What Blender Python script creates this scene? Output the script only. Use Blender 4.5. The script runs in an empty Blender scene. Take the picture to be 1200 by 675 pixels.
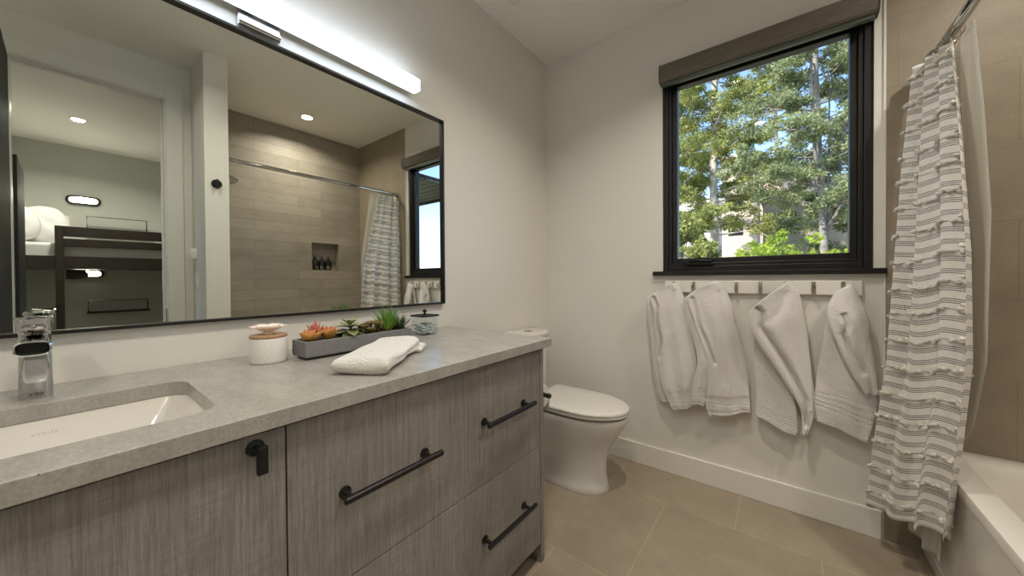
import bpy, bmesh, math, random
import numpy as np
from mathutils import Vector, Matrix
PI = math.pi
SC = bpy.context.scene
COL = SC.collection
random.seed(7)
RNG = np.random.default_rng(7)

# ------------------------------------------------------------------ helpers
def lin(c):
    return tuple(((v/255)/12.92 if v/255 <= .04045 else ((v/255+.055)/1.055)**2.4) for v in c)

def link(o):
    COL.objects.link(o)
    return o

def empty(name, loc=(0, 0, 0), rz=0):
    o = bpy.data.objects.new(name, None)
    o.empty_display_size = .05
    o.location = loc
    o.rotation_euler = (0, 0, rz)
    return link(o)

def tag(o, label=None, cat=None, group=None, kind=None):
    if label: o['label'] = label
    if cat: o['category'] = cat
    if group: o['group'] = group
    if kind: o['kind'] = kind
    return o

def thing(name, label, cat, loc=(0, 0, 0), rz=0, group=None):
    return tag(empty(name, loc, rz), label, cat, group)

def obj(name, bm, mats, parent=None, smooth=False, bevel=0, seg=2, subsurf=0, solid=0, auto=None):
    me = bpy.data.meshes.new(name)
    if isinstance(bm, bmesh.types.BMesh):
        bmesh.ops.recalc_face_normals(bm, faces=bm.faces)
        bm.to_mesh(me); bm.free()
    else:
        me.from_pydata(*bm); me.update()
    for m in (mats if isinstance(mats, (list, tuple)) else [mats]):
        me.materials.append(m)
    o = link(bpy.data.objects.new(name, me))
    if parent: o.parent = parent
    if smooth:
        me.shade_smooth()
        if auto is not None:
            me.set_sharp_from_angle(angle=math.radians(auto))
    if solid:
        md = o.modifiers.new('solid', 'SOLIDIFY'); md.thickness = solid; md.offset = 0
    if bevel:
        md = o.modifiers.new('bevel', 'BEVEL'); md.width = bevel; md.segments = seg
        md.limit_method = 'ANGLE'; md.angle_limit = math.radians(40)
        md.harden_normals = False
    if subsurf:
        md = o.modifiers.new('sub', 'SUBSURF'); md.levels = subsurf; md.render_levels = subsurf
    return o

def struct(name, bm, mats, **k):
    return tag(obj(name, bm, mats, **k), kind='structure')

def B(): return bmesh.new()

def box(bm, x0, x1, y0, y1, z0, z1, mi=0):
    vs = [bm.verts.new((x, y, z)) for x in (x0, x1) for y in (y0, y1) for z in (z0, z1)]
    for q in ((0,1,3,2),(4,6,7,5),(0,4,5,1),(2,3,7,6),(0,2,6,4),(1,5,7,3)):
        f = bm.faces.new([vs[i] for i in q]); f.material_index = mi
    return bm

def loft(bm, rings, closed=True, cap0=True, cap1=True, mi=0, uvl=None):
    rv = [[bm.verts.new(p) for p in r] for r in rings]
    n = len(rings[0])
    for a in range(len(rv)-1):
        for i in range(n if closed else n-1):
            j = (i+1) % n
            f = bm.faces.new((rv[a][i], rv[a][j], rv[a+1][j], rv[a+1][i])); f.material_index = mi
    if cap0 and closed: bm.faces.new(rv[0][::-1]).material_index = mi
    if cap1 and closed: bm.faces.new(rv[-1]).material_index = mi
    return rv

def tube(bm, pts, r, n=10, mi=0, cap=True):
    pts = [Vector(p) for p in pts]
    rr = r if isinstance(r, (list, tuple)) else [r]*len(pts)
    rings = []; up = Vector((.123, .31, .943)).normalized(); t0 = None
    for i, p in enumerate(pts):
        if i == 0: t = pts[1]-p
        elif i == len(pts)-1: t = p-pts[i-1]
        else: t = (pts[i+1]-p).normalized()+(p-pts[i-1]).normalized()
        t.normalize()
        a = t.cross(up)
        if a.length < .05: a = t.cross(Vector((1, 0, 0)))
        a.normalize(); b = t.cross(a); up = -b if False else up
        rings.append([p+a*rr[i]*math.cos(k*2*PI/n)+b*rr[i]*math.sin(k*2*PI/n) for k in range(n)])
    loft(bm, rings, True, cap, cap, mi)
    return bm

def lathe(bm, prof, c=(0, 0, 0), n=32, ax='z', mi=0, cap=True):
    rings = []
    for r, h in prof:
        ring = []
        for k in range(n):
            a = 2*PI*k/n; u, v = r*math.cos(a), r*math.sin(a)
            p = (u, v, h) if ax == 'z' else ((h, u, v) if ax == 'x' else (u, h, v))
            ring.append((p[0]+c[0], p[1]+c[1], p[2]+c[2]))
        rings.append(ring)
    loft(bm, rings, True, cap, cap, mi)
    return bm

def extrude_poly(bm, poly, fn0, fn1, mi=0):
    loft(bm, [[fn0(p) for p in poly], [fn1(p) for p in poly]], mi=mi)
    return bm

def rrect(x0, x1, y0, y1, r, n=6):
    out = []
    for cx, cy, a0 in ((x1-r, y1-r, 0), (x0+r, y1-r, 90), (x0+r, y0+r, 180), (x1-r, y0+r, 270)):
        for k in range(n+1):
            a = math.radians(a0+90*k/n); out.append((cx+r*math.cos(a), cy+r*math.sin(a)))
    return out

def sphere(bm, c, r, sx=1, sy=1, sz=1, u=16, v=10):
    m = Matrix.Translation(c) @ Matrix.Diagonal((sx, sy, sz, 1))
    bmesh.ops.create_uvsphere(bm, u_segments=u, v_segments=v, radius=r, matrix=m)
    return bm

def interp(rows, n):
    """Catmull-Rom through rows of equal-length tuples -> n rows"""
    rows = np.array(rows, float); m = len(rows); out = []
    for i in range(n):
        t = i*(m-1)/(n-1); k = min(int(t), m-2); f = t-k
        p0 = rows[max(k-1, 0)]; p1 = rows[k]; p2 = rows[k+1]; p3 = rows[min(k+2, m-1)]
        out.append(.5*((2*p1)+(-p0+p2)*f+(2*p0-5*p1+4*p2-p3)*f*f+(-p0+3*p1-3*p2+p3)*f**3))
    return np.array(out)

# ------------------------------------------------------------------ materials
def newmat(name):
    m = bpy.data.materials.new(name); m.use_nodes = True
    nt = m.node_tree
    return m, nt, nt.nodes['Principled BSDF']

def nd(nt, t, **k):
    n = nt.nodes.new(t)
    for a, b in k.items():
        if a.startswith('i_'): n.inputs[a[2:].replace('_', ' ')].default_value = b
        else: setattr(n, a, b)
    return n

def coords(nt, kind='Object', scale=(1, 1, 1), swz=None):
    tc = nd(nt, 'ShaderNodeTexCoord')
    src = tc.outputs[kind]
    if swz:
        sp = nd(nt, 'ShaderNodeSeparateXYZ'); cb = nd(nt, 'ShaderNodeCombineXYZ')
        nt.links.new(src, sp.inputs[0])
        for i, c in enumerate(swz): nt.links.new(sp.outputs['XYZ'.index(c)], cb.inputs[i])
        src = cb.outputs[0]
    mp = nd(nt, 'ShaderNodeMapping'); mp.inputs['Scale'].default_value = scale
    nt.links.new(src, mp.inputs[0])
    return mp.outputs[0]

def ramp(nt, fac, stops):
    r = nd(nt, 'ShaderNodeValToRGB')
    el = r.color_ramp.elements
    while len(el) < len(stops): el.new(.5)
    for e, (p, c) in zip(el, stops):
        e.position = p; e.color = (*c, 1) if len(c) == 3 else c
    nt.links.new(fac, r.inputs[0])
    return r.outputs[0]

def mix(nt, fac, a, b, mode='MIX'):
    m = nd(nt, 'ShaderNodeMix'); m.data_type = 'RGBA'; m.blend_type = mode
    for s, v in ((m.inputs[0], fac), (m.inputs[6], a), (m.inputs[7], b)):
        if isinstance(v, (int, float)): s.default_value = v
        elif isinstance(v, tuple): s.default_value = (*v, 1) if len(v) == 3 else v
        else: nt.links.new(v, s)
    return m.outputs[2]

def mth(nt, op, a, b=0.0, c=None):
    m = nd(nt, 'ShaderNodeMath'); m.operation = op
    for s, v in zip(m.inputs, (a, b, c)):
        if v is None: continue
        if isinstance(v, (int, float)): s.default_value = v
        else: nt.links.new(v, s)
    return m.outputs[0]

def bump(nt, p, h, strength=.3, dist=.002):
    b = nd(nt, 'ShaderNodeBump'); b.inputs['Strength'].default_value = strength; b.inputs['Distance'].default_value = dist
    nt.links.new(h, b.inputs['Height']); nt.links.new(b.outputs[0], p.inputs['Normal'])
    return b

def plain(name, rgb, rough=.5, metal=0, noise=0, nscale=30, bmp=0, bscale=200, bdist=.001, coat=0, spec=None, trans=0, ior=None, sheen=0):
    m, nt, p = newmat(name)
    c = lin(rgb)
    p.inputs['Base Color'].default_value = (*c, 1)
    p.inputs['Roughness'].default_value = rough; p.inputs['Metallic'].default_value = metal
    if coat: p.inputs['Coat Weight'].default_value = coat; p.inputs['Coat Roughness'].default_value = .05
    if spec is not None: p.inputs['Specular IOR Level'].default_value = spec
    if trans: p.inputs['Transmission Weight'].default_value = trans
    if ior: p.inputs['IOR'].default_value = ior
    if sheen: p.inputs['Sheen Weight'].default_value = sheen
    v = coords(nt)
    if noise:
        n = nd(nt, 'ShaderNodeTexNoise'); n.inputs['Scale'].default_value = nscale; n.inputs['Detail'].default_value = 5
        nt.links.new(v, n.inputs[0])
        a = tuple(x*(1-noise) for x in c); b = tuple(min(1, x*(1+noise)) for x in c)
        nt.links.new(ramp(nt, n.outputs[0], [(.3, a), (.7, b)]), p.inputs['Base Color'])
    if bmp:
        n = nd(nt, 'ShaderNodeTexNoise'); n.inputs['Scale'].default_value = bscale; n.inputs['Detail'].default_value = 4
        nt.links.new(v, n.inputs[0]); bump(nt, p, n.outputs[0], bmp, bdist)
    return m

def emis(name, rgb, s):
    m, nt, p = newmat(name)
    p.inputs['Base Color'].default_value = (*lin(rgb), 1)
    p.inputs['Emission Color'].default_value = (*lin(rgb), 1); p.inputs['Emission Strength'].default_value = s
    return m

def tile(name, rgb, swz, w, h, off, grout, mortar=.003, vary=.1, ox=0, oy=0, rough=.45, freq=2):
    m, nt, p = newmat(name); c = lin(rgb)
    v = coords(nt, swz=swz)
    mp = v.node; mp.inputs['Location'].default_value = (ox, oy, 0)
    b = nd(nt, 'ShaderNodeTexBrick')
    b.offset = off; b.offset_frequency = freq; b.squash = 1
    b.inputs['Scale'].default_value = 1; b.inputs['Mortar Size'].default_value = mortar/2
    b.inputs['Mortar Smooth'].default_value = .1; b.inputs['Bias'].default_value = 0
    b.inputs['Brick Width'].default_value = w; b.inputs['Row Height'].default_value = h
    b.inputs['Color1'].default_value = (*[x*(1-vary) for x in c], 1)
    b.inputs['Color2'].default_value = (*[x*(1+vary) for x in c], 1)
    b.inputs['Mortar'].default_value = (*lin(grout), 1)
    nt.links.new(v, b.inputs['Vector'])
    n = nd(nt, 'ShaderNodeTexNoise'); n.inputs['Scale'].default_value = 5; n.inputs['Detail'].default_value = 9; n.inputs['Roughness'].default_value = .65
    v2 = coords(nt, scale=(1, 1, 1.6)); nt.links.new(v2, n.inputs[0])
    n2 = nd(nt, 'ShaderNodeTexNoise'); n2.inputs['Scale'].default_value = 160; n2.inputs['Detail'].default_value = 3
    nt.links.new(v2, n2.inputs[0])
    col = mix(nt, 1, b.outputs[0], ramp(nt, n.outputs[0], [(.3, (.84,)*3), (.72, (1.1,)*3)]), 'MULTIPLY')
    col = mix(nt, 1, col, ramp(nt, n2.outputs[0], [(.3, (.9,)*3), (.7, (1.07,)*3)]), 'MULTIPLY')
    nt.links.new(col, p.inputs['Base Color'])
    p.inputs['Roughness'].default_value = rough
    hgt = mix(nt, b.outputs['Fac'], n2.outputs[0], (0, 0, 0))
    bump(nt, p, hgt, .25, .0015)
    return m

M = {}
M['wall'] = plain('wall_paint', (228, 225, 217), .55, bmp=.06, bscale=300)
M['ceil'] = plain('ceiling_paint', (241, 238, 230), .7, bmp=.05, bscale=300)
M['trim'] = plain('white_trim_paint', (233, 230, 222), .35, noise=.01)
M['floor'] = tile('floor_tile', (160, 147, 127), 'XYZ', .60, .60, .5, (184, 170, 148), .003, .035, ox=-.315, oy=-.685, rough=.42)
M['tile_far'] = tile('shower_plank_tile', (160, 151, 137), 'YZX', .62, .097, .37, (122, 114, 102), .003, .11, ox=.1, rough=.5, freq=2)
M['tile_end'] = tile('shower_stone_tile', (153, 141, 121), 'XZY', .62, .303, .5, (132, 119, 100), .002, .04, ox=.08, oy=.146, rough=.5)
M['black'] = plain('black_metal', (16, 15, 15), .38, noise=.05)
M['blackframe'] = plain('black_window_frame', (20, 19, 19), .42, noise=.05)
M['chrome'] = plain('polished_chrome', (200, 201, 203), .05, 1, noise=.01)
M['nickel'] = plain('brushed_nickel', (186, 180, 170), .28, 1, noise=.03)
M['porcelain'] = plain('white_porcelain', (219, 215, 207), .12, coat=.4, noise=.01)
M['tub'] = plain('white_tub_acrylic', (231, 226, 216), .2, coat=.3, noise=.01)
M['wframe'] = plain('bedframe_dark_wood', (46, 38, 31), .55, noise=.3, nscale=12)
M['doorblk'] = plain('dark_charcoal_door', (16, 17, 15), .62, noise=.04)
M['bedwall'] = plain('bedroom_wall_paint', (196, 197, 188), .7, bmp=.05)
M['linen'] = plain('white_linen', (214, 214, 212), .85, noise=.03, bmp=.3, bscale=60, bdist=.004)
M['liner'] = None
M['shade'] = None

def m_cabinet():
    m, nt, p = newmat('grey_oak_laminate')
    v = coords(nt, scale=(1, 38, 1.3))
    n = nd(nt, 'ShaderNodeTexNoise'); n.inputs['Scale'].default_value = 5; n.inputs['Detail'].default_value = 11; n.inputs['Roughness'].default_value = .72
    n.inputs['Distortion'].default_value = .6
    nt.links.new(v, n.inputs[0])
    v2 = coords(nt, scale=(1, 170, 9.0))
    n2 = nd(nt, 'ShaderNodeTexNoise'); n2.inputs['Scale'].default_value = 3.2; n2.inputs['Detail'].default_value = 6; n2.inputs['Roughness'].default_value = .8
    nt.links.new(v2, n2.inputs[0])
    # crosswise saw marks, slightly tilted
    tc = nd(nt, 'ShaderNodeTexCoord'); mp = nd(nt, 'ShaderNodeMapping'); mp.inputs['Rotation'].default_value = (math.radians(-7), 0, 0)
    mp.inputs['Scale'].default_value = (1, 7, 110)
    nt.links.new(tc.outputs['Object'], mp.inputs[0])
    n3 = nd(nt, 'ShaderNodeTexNoise'); n3.inputs['Scale'].default_value = 2.2; n3.inputs['Detail'].default_value = 4
    nt.links.new(mp.outputs[0], n3.inputs[0])
    v4 = coords(nt, scale=(1, 7, 2.2))
    n4 = nd(nt, 'ShaderNodeTexNoise'); n4.inputs['Scale'].default_value = 1.3; n4.inputs['Detail'].default_value = 3
    nt.links.new(v4, n4.inputs[0])
    c = ramp(nt, n.outputs[0], [(.28, lin((110, 105, 99))), (.5, lin((137, 132, 126))), (.72, lin((160, 156, 150)))])
    c = mix(nt, 1, c, ramp(nt, n2.outputs[0], [(.32, (.74,)*3), (.54, (1.03,)*3)]), 'MULTIPLY')
    saw = ramp(nt, n3.outputs[0], [(.38, (.91,)*3), (.62, (1.10,)*3)])
    c = mix(nt, ramp(nt, n4.outputs[0], [(.42, (0,)*3), (.62, (1,)*3)]), c, mix(nt, 1, c, saw, 'MULTIPLY'))
    c = mix(nt, 1, c, ramp(nt, n4.outputs[0], [(.3, (.9, .9, .91)), (.7, (1.08, 1.06, 1.04))]), 'MULTIPLY')
    nt.links.new(c, p.inputs['Base Color']); p.inputs['Roughness'].default_value = .5
    bump(nt, p, n2.outputs[0], .25, .0008)
    return m
M['cab'] = m_cabinet()

def m_quartz():
    m, nt, p = newmat('grey_quartz')
    v = coords(nt)
    n = nd(nt, 'ShaderNodeTexNoise'); n.inputs['Scale'].default_value = 9; n.inputs['Detail'].default_value = 10; n.inputs['Roughness'].default_value = .7
    nt.links.new(coords(nt, scale=(1, 2.2, 1)), n.inputs[0])
    n2 = nd(nt, 'ShaderNodeTexNoise'); n2.inputs['Scale'].default_value = 190; n2.inputs['Detail'].default_value = 3
    nt.links.new(v, n2.inputs[0])
    vo = nd(nt, 'ShaderNodeTexVoronoi'); vo.inputs['Scale'].default_value = 46; nt.links.new(v, vo.inputs[0])
    c = ramp(nt, n.outputs[0], [(.3, lin((152, 149, 141))), (.7, lin((173, 169, 160)))])
    c = mix(nt, 1, c, ramp(nt, n2.outputs[0], [(.3, (.86,)*3), (.7, (1.1,)*3)]), 'MULTIPLY')
    sp = nd(nt, 'ShaderNodeTexNoise'); sp.inputs['Scale'].default_value = 23; nt.links.new(v, sp.inputs[0])
    dots = mth(nt, 'MULTIPLY', mth(nt, 'LESS_THAN', vo.outputs['Distance'], .09), mth(nt, 'GREATER_THAN', sp.outputs[0], .56))
    c = mix(nt, dots, c, lin((105, 99, 90)))
    nt.links.new(c, p.inputs['Base Color']); p.inputs['Roughness'].default_value = .27
    return m
M['quartz'] = m_quartz()

def m_mirror():
    m, nt, p = newmat('mirror_silver')
    p.inputs['Base Color'].default_value = (.80, .83, .77, 1); p.inputs['Metallic'].default_value = 1; p.inputs['Roughness'].default_value = .0
    return m
M['mirror'] = m_mirror()

def m_glass(name='window_glass', tint=(1, 1, 1), gl=.07):
    m = bpy.data.materials.new(name); m.use_nodes = True; nt = m.node_tree
    nt.nodes.clear()
    o = nd(nt, 'ShaderNodeOutputMaterial'); t = nd(nt, 'ShaderNodeBsdfTransparent'); g = nd(nt, 'ShaderNodeBsdfGlossy')
    t.inputs[0].default_value = (*tint, 1); g.inputs['Roughness'].default_value = .01
    lw = nd(nt, 'ShaderNodeLayerWeight'); lw.inputs['Blend'].default_value = .5
    mx = nd(nt, 'ShaderNodeMixShader')
    nt.links.new(mth(nt, 'ADD', mth(nt, 'MULTIPLY', mth(nt, 'POWER', lw.outputs['Facing'], 4), gl), .012*gl+.004), mx.inputs[0]); nt.links.new(t.outputs[0], mx.inputs[1]); nt.links.new(g.outputs[0], mx.inputs[2])
    nt.links.new(mx.outputs[0], o.inputs[0])
    return m
M['glass'] = m_glass(gl=.6)
M['jarglass'] = m_glass('clear_jar_glass', (.93, .95, .95), 1.0)

def m_fabric(name, rgb, bs=700, bd=.002, st=.6, sheen=.3, rough=.95):
    m, nt, p = newmat(name); c = lin(rgb)
    v = coords(nt)
    n = nd(nt, 'ShaderNodeTexNoise'); n.inputs['Scale'].default_value = bs; n.inputs['Detail'].default_value = 2
    n2 = nd(nt, 'ShaderNodeTexNoise'); n2.inputs['Scale'].default_value = bs/9; n2.inputs['Detail'].default_value = 4
    nt.links.new(v, n.inputs[0]); nt.links.new(v, n2.inputs[0])
    h = mth(nt, 'ADD', mth(nt, 'MULTIPLY', n.outputs[0], .7), mth(nt, 'MULTIPLY', n2.outputs[0], .5))
    nt.links.new(ramp(nt, n.outputs[0], [(.3, tuple(x*.93 for x in c)), (.7, c)]), p.inputs['Base Color'])
    p.inputs['Roughness'].default_value = rough; p.inputs['Sheen Weight'].default_value = sheen
    bump(nt, p, h, st, bd)
    return m
M['terry'] = m_fabric('white_terry', (240, 236, 230), 260, .010, .9)
M['terry2'] = m_fabric('white_terry_band', (224, 218, 210), 900, .0006, .4)

def m_shade():
    m, nt, p = newmat('taupe_shade_fabric')
    v = coords(nt, scale=(3, 60, 260))
    n = nd(nt, 'ShaderNodeTexNoise'); n.inputs['Scale'].default_value = 3; n.inputs['Detail'].default_value = 3
    nt.links.new(v, n.inputs[0])
    nt.links.new(ramp(nt, n.outputs[0], [(.35, lin((94, 87, 76))), (.65, lin((122, 114, 101)))]), p.inputs['Base Color'])
    p.inputs['Roughness'].default_value = .7
    bump(nt, p, n.outputs[0], .3, .001)
    return m
M['shade'] = m_shade()

def m_curtain():
    """UV: x metres across the cloth, y metres down from the hem at the top"""
    m, nt, p = newmat('striped_curtain_cloth')
    uv = nd(nt, 'ShaderNodeUVMap'); sp = nd(nt, 'ShaderNodeSeparateXYZ'); nt.links.new(uv.outputs[0], sp.inputs[0])
    u, v = sp.outputs[0], sp.outputs[1]
    per = .107
    f = mth(nt, 'FRACT', mth(nt, 'DIVIDE', v, per))       # 0..1 inside one period
    tot = None
    for c0 in (.21, .79):                                     # a three-row group on each side of the tuft line at 0.5
        for k in (-1, 0, 1):
            d = mth(nt, 'ABSOLUTE', mth(nt, 'SUBTRACT', f, c0+k*.067))
            l = mth(nt, 'LESS_THAN', d, .0155)
            tot = l if tot is None else mth(nt, 'MAXIMUM', tot, l)
    dash = mth(nt, 'LESS_THAN', mth(nt, 'FRACT', mth(nt, 'DIVIDE', u, .0085)), .76)
    mask = mth(nt, 'MULTIPLY', tot, dash)
    n = nd(nt, 'ShaderNodeTexNoise'); n.inputs['Scale'].default_value = 500
    nt.links.new(coords(nt, scale=(1, 1, .3)), n.inputs[0])
    base = ramp(nt, n.outputs[0], [(.3, lin((236, 232, 225))), (.7, lin((248, 245, 238)))])
    c = mix(nt, mask, base, lin((40, 30, 27)))
    nt.links.new(c, p.inputs['Base Color']); p.inputs['Roughness'].default_value = .9; p.inputs['Sheen Weight'].default_value = .2
    bump(nt, p, n.outputs[0], .3, .0015)
    tr = nd(nt, 'ShaderNodeBsdfTranslucent'); nt.links.new(c, tr.inputs[0])
    mx = nd(nt, 'ShaderNodeMixShader'); mx.inputs[0].default_value = .15
    out = nt.nodes['Material Output']
    nt.links.new(p.outputs[0], mx.inputs[1]); nt.links.new(tr.outputs[0], mx.inputs[2]); nt.links.new(mx.outputs[0], out.inputs[0])
    return m
M['curtain'] = m_curtain()

def m_liner():
    m = bpy.data.materials.new('frosted_liner'); m.use_nodes = True; nt = m.node_tree
    p = nt.nodes['Principled BSDF']; p.inputs['Base Color'].default_value = (*lin((228, 226, 216)), 1); p.inputs['Roughness'].default_value = .35
    t = nd(nt, 'ShaderNodeBsdfTransparent'); mx = nd(nt, 'ShaderNodeMixShader'); mx.inputs[0].default_value = .38
    n = nd(nt, 'ShaderNodeTexNoise'); n.inputs['Scale'].default_value = 9
    bump(nt, p, n.outputs[0], .2, .003)
    out = nt.nodes['Material Output']
    nt.links.new(t.outputs[0], mx.inputs[1]); nt.links.new(p.outputs[0], mx.inputs[2]); nt.links.new(mx.outputs[0], out.inputs[0])
    return m
M['liner'] = m_liner()

def m_grad(name, stops, axis='Z', lo=0, hi=1, rough=.5):
    """leaf colour running from stem to tip along the leaf's own UV"""
    m, nt, p = newmat(name)
    uv = nd(nt, 'ShaderNodeUVMap'); sp = nd(nt, 'ShaderNodeSeparateXYZ'); nt.links.new(uv.outputs[0], sp.inputs[0])
    n = nd(nt, 'ShaderNodeTexNoise'); n.inputs['Scale'].default_value = 60; nt.links.new(coords(nt), n.inputs[0])
    f = mth(nt, 'ADD', sp.outputs[1], mth(nt, 'MULTIPLY', mth(nt, 'SUBTRACT', n.outputs[0], .5), .3))
    nt.links.new(ramp(nt, f, [(a, lin(c)) for a, c in stops]), p.inputs['Base Color'])
    p.inputs['Roughness'].default_value = rough
    return m

# ------------------------------------------------------------------ dimensions
D = 2.21          # window wall
H = 2.743         # ceiling
XW = 2.17         # wall with the door
XF = 2.67         # far wall of the shower
YS0, YS1 = .604, .735
XT = 1.742        # where paint stops and tile starts on the window wall
XS = 1.78         # end of the stub wall
TUBX = 1.857

# ------------------------------------------------------------------ room shell
struct('floor', box(B(), 0, XF+.15, -1.3, D, -.05, 0), M['floor'])
struct('ceiling', box(B(), -.12, 5.4, -1.6, D+.12, H, H+.1), M['ceil'])
struct('wall_left', box(B(), -.12, 0, -1.42, D+.12, -.05, H), M['wall'])
WX0, WX1, WZ0, WZ1 = .82, 1.708, 1.197, 2.36
bm = B()
box(bm, 0, WX0, D, D+.12, -.05, H); box(bm, WX1, XT, D, D+.12, -.05, H)
box(bm, WX0, WX1, D, D+.12, -.05, WZ0-.02); box(bm, WX0, WX1, D, D+.12, WZ1, H)
struct('wall_back', bm, M['wall'])
struct('wall_shower_end', box(B(), XT, XF+.15, D-.004, D+.12, -.05, H), M['tile_end'])
# long shower wall with the niche let into it
NY0, NY1, NZ0, NZ1, ND = 1.655, 1.95, 1.27, 1.567, .09
bm = B()
box(bm, XF, XF+.15, YS1, NY0, -.05, H); box(bm, XF, XF+.15, NY1, D, -.05, H)
box(bm, XF, XF+.15, NY0, NY1, -.05, NZ0); box(bm, XF, XF+.15, NY0, NY1, NZ1, H)
box(bm, XF+ND, XF+.15, NY0, NY1, NZ0, NZ1)
struct('wall_shower_back', bm, M['tile_far'])
bm = B()
box(bm, XF, XF+.004, NY0-.001, NY0+.008, NZ0, NZ1)
struct('trim_niche', bm, M['nickel'])
# stub wall between the door and the shower
struct('wall_partition', box(B(), XS, XF+.15, YS0, YS1-.012, -.05, H), M['wall'])
struct('wall_shower_front', box(B(), XS+.02, XF, YS1-.012, YS1, -.05, H), M['tile_end'])
# wall with the door opening
DY0, DY1, DZ = -.185, .455, 2.475
bm = B()
box(bm, XW, XW+.12, DY1+.02, YS0, -.05, H); box(bm, XW, XW+.12, -1.3, DY0-.02, -.05, H)
box(bm, XW, XW+.12, DY0-.02, DY1+.02, DZ+.02, H)
struct('wall_right', bm, M['wall'])
struct('wall_front', box(B(), 0, 2.29, -1.42, -1.3, -.05, H), M['wall'])
# door lining and casing
bm = B()
box(bm, XW-.003, XW+.123, DY1, DY1+.02, 0, DZ); box(bm, XW-.003, XW+.123, DY0-.02, DY0, 0, DZ)
box(bm, XW-.003, XW+.123, DY0-.02, DY1+.02, DZ, DZ+.02)
box(bm, XW+.045, XW+.057, DY1-.012, DY1, 0, DZ); box(bm, XW+.045, XW+.057, DY0, DY1, DZ-.012, DZ)
door = struct('door_1', bm, M['trim'], bevel=.001)
bm = B()
box(bm, XW-.016, XW, DY1+.008, DY1+.10, 0, DZ+.10); box(bm, XW-.016, XW, DY0-.10, DY0-.008, 0, DZ+.10)
box(bm, XW-.016, XW, DY0-.008, DY1+.008, DZ+.008, DZ+.10)
obj('door_casing', bm, M['trim'], door, bevel=.003)
bm = B(); box(bm, XW-.004, XW+.035, DY1-.003, DY1+.001, .86, .95)
lathe(bm, [(.006, .85), (.006, .96)], (XW-.007, DY1-.004, 0), 10)
obj('hinge', bm, M['nickel'], door)

# the bathroom door itself, opened into the room (seen at the very edge of the mirror)
t = thing('door_leaf', 'dark charcoal door standing open at the left edge of the mirror', 'door', (XW-.018, DY0-.002, 0))
bm = B(); box(bm, -.66, 0, -.042, 0, .01, DZ-.01)
obj('panel', bm, M['doorblk'], t, bevel=.003)
bm = B(); lathe(bm, [(.026, 0), (.026, -.008), (.01, -.01), (.01, -.045)], (-.6, -.042, 1.0), 16, 'y'); tube(bm, [(-.6, -.087, 1.0), (-.5, -.087, 1.0)], .009)
obj('handle', bm, M['black'], t, smooth=True, auto=40)

# baseboards
struct('baseboard_back', box(B(), 0, 1.733, D-.014, D, 0, .127), M['trim'], bevel=.003)
struct('baseboard_left', box(B(), 0, .014, 1.215, D-.014, 0, .127), M['trim'], bevel=.003)
struct('baseboard_partition', box(B(), XS-.014, XS, YS0, YS1-.012, 0, .127), M['trim'], bevel=.003)
struct('trim_1', box(B(), XT-.006, XT+.002, D-.007, D-.0005, .127, H), M['trim'])
struct('trim_2', box(B(), XS-.002, XS+.022, YS1-.012, YS1+.002, 0, H), M['trim'])

# ------------------------------------------------------------------ window
w = tag(empty('window_1', (0, D, 0)), kind='structure')
def frame(bm, x0, x1, z0, z1, wd, y0, y1):
    box(bm, x0, x0+wd, y0, y1, z0, z1); box(bm, x1-wd, x1, y0, y1, z0, z1)
    box(bm, x0+wd, x1-wd, y0, y1, z0, z0+wd); box(bm, x0+wd, x1-wd, y0, y1, z1-wd, z1)
bm = B(); frame(bm, WX0, WX1, WZ0, WZ1, .03, .012, .11)
obj('window_frame', bm, M['blackframe'], w, bevel=.003)
bm = B()
frame(bm, WX0+.03, WX1-.03, WZ0+.03, WZ1-.03, .018, .02, .09)
frame(bm, WX0+.048, WX1-.048, WZ0+.048, WZ1-.048, .027, .032, .085)
obj('sash', bm, M['blackframe'], w, bevel=.003)
obj('glass_pane', box(B(), WX0+.074, WX1-.074, .052, .058, WZ0+.074, WZ1-.074), M['glass'], w)
# crank handle on the bottom rail
bm = B()
box(bm, .945, 1.085, -.004, .022, WZ0+.035, WZ0+.048)
extrude_poly(bm, [(.955, .045), (1.075, .045), (1.078, .066), (1.06, .075), (1.0, .078), (.965, .068)],
             lambda p: (p[0], -.002, WZ0+p[1]), lambda p: (p[0], .02, WZ0+p[1]))
tube(bm, [(.96, -.008, WZ0+.056), (1.0, -.012, WZ0+.062), (1.05, -.012, WZ0+.056), (1.075, -.008, WZ0+.054)], [.006, .007, .007, .006])
lathe(bm, [(.008, -.02), (.009, -.005), (.006, 0)], (.935, -.004, WZ0+.047), 12, 'y')
obj('crank_handle', bm, M['black'], w, bevel=.001)
bm = B(); box(bm, .769, 1.746, -.03, .0, 1.172, WZ0)
box(bm, WX0, WX1, 0, .11, 1.177, WZ0)
obj('window_sill', bm, M['blackframe'], w, bevel=.002)

# roller shade cassette
t = thing('roller_shade', 'taupe fabric-covered roller shade cassette above the window', 'blind', (1.267, D, 0))
prof = [(0, 2.295), (-.055, 2.295), (-.066, 2.305), (-.072, 2.33), (-.071, 2.36), (-.062, 2.39), (-.05, 2.402), (0, 2.402)]
bm = B(); extrude_poly(bm, prof, lambda p: (-.445, p[0], p[1]), lambda p: (.445, p[0], p[1]))
obj('cassette', bm, M['shade'], t, bevel=.002)
for s in (-1, 1):
    bm = B()
    extrude_poly(bm, [(y*1.03, 2.348+(z-2.348)*1.04) for y, z in prof], lambda p: (s*.4455, p[0], p[1]), lambda p: (s*.449, p[0], p[1]))
    obj('end_cap', bm, plain('shade_end_cap', (92, 85, 75), .5), t)
bm = B(); box(bm, -.437, .437, -.048, -.02, 2.277, 2.297); 
obj('bottom_rail', bm, plain('shade_bottom_rail', (80, 88, 80), .4), t, bevel=.004)

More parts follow.
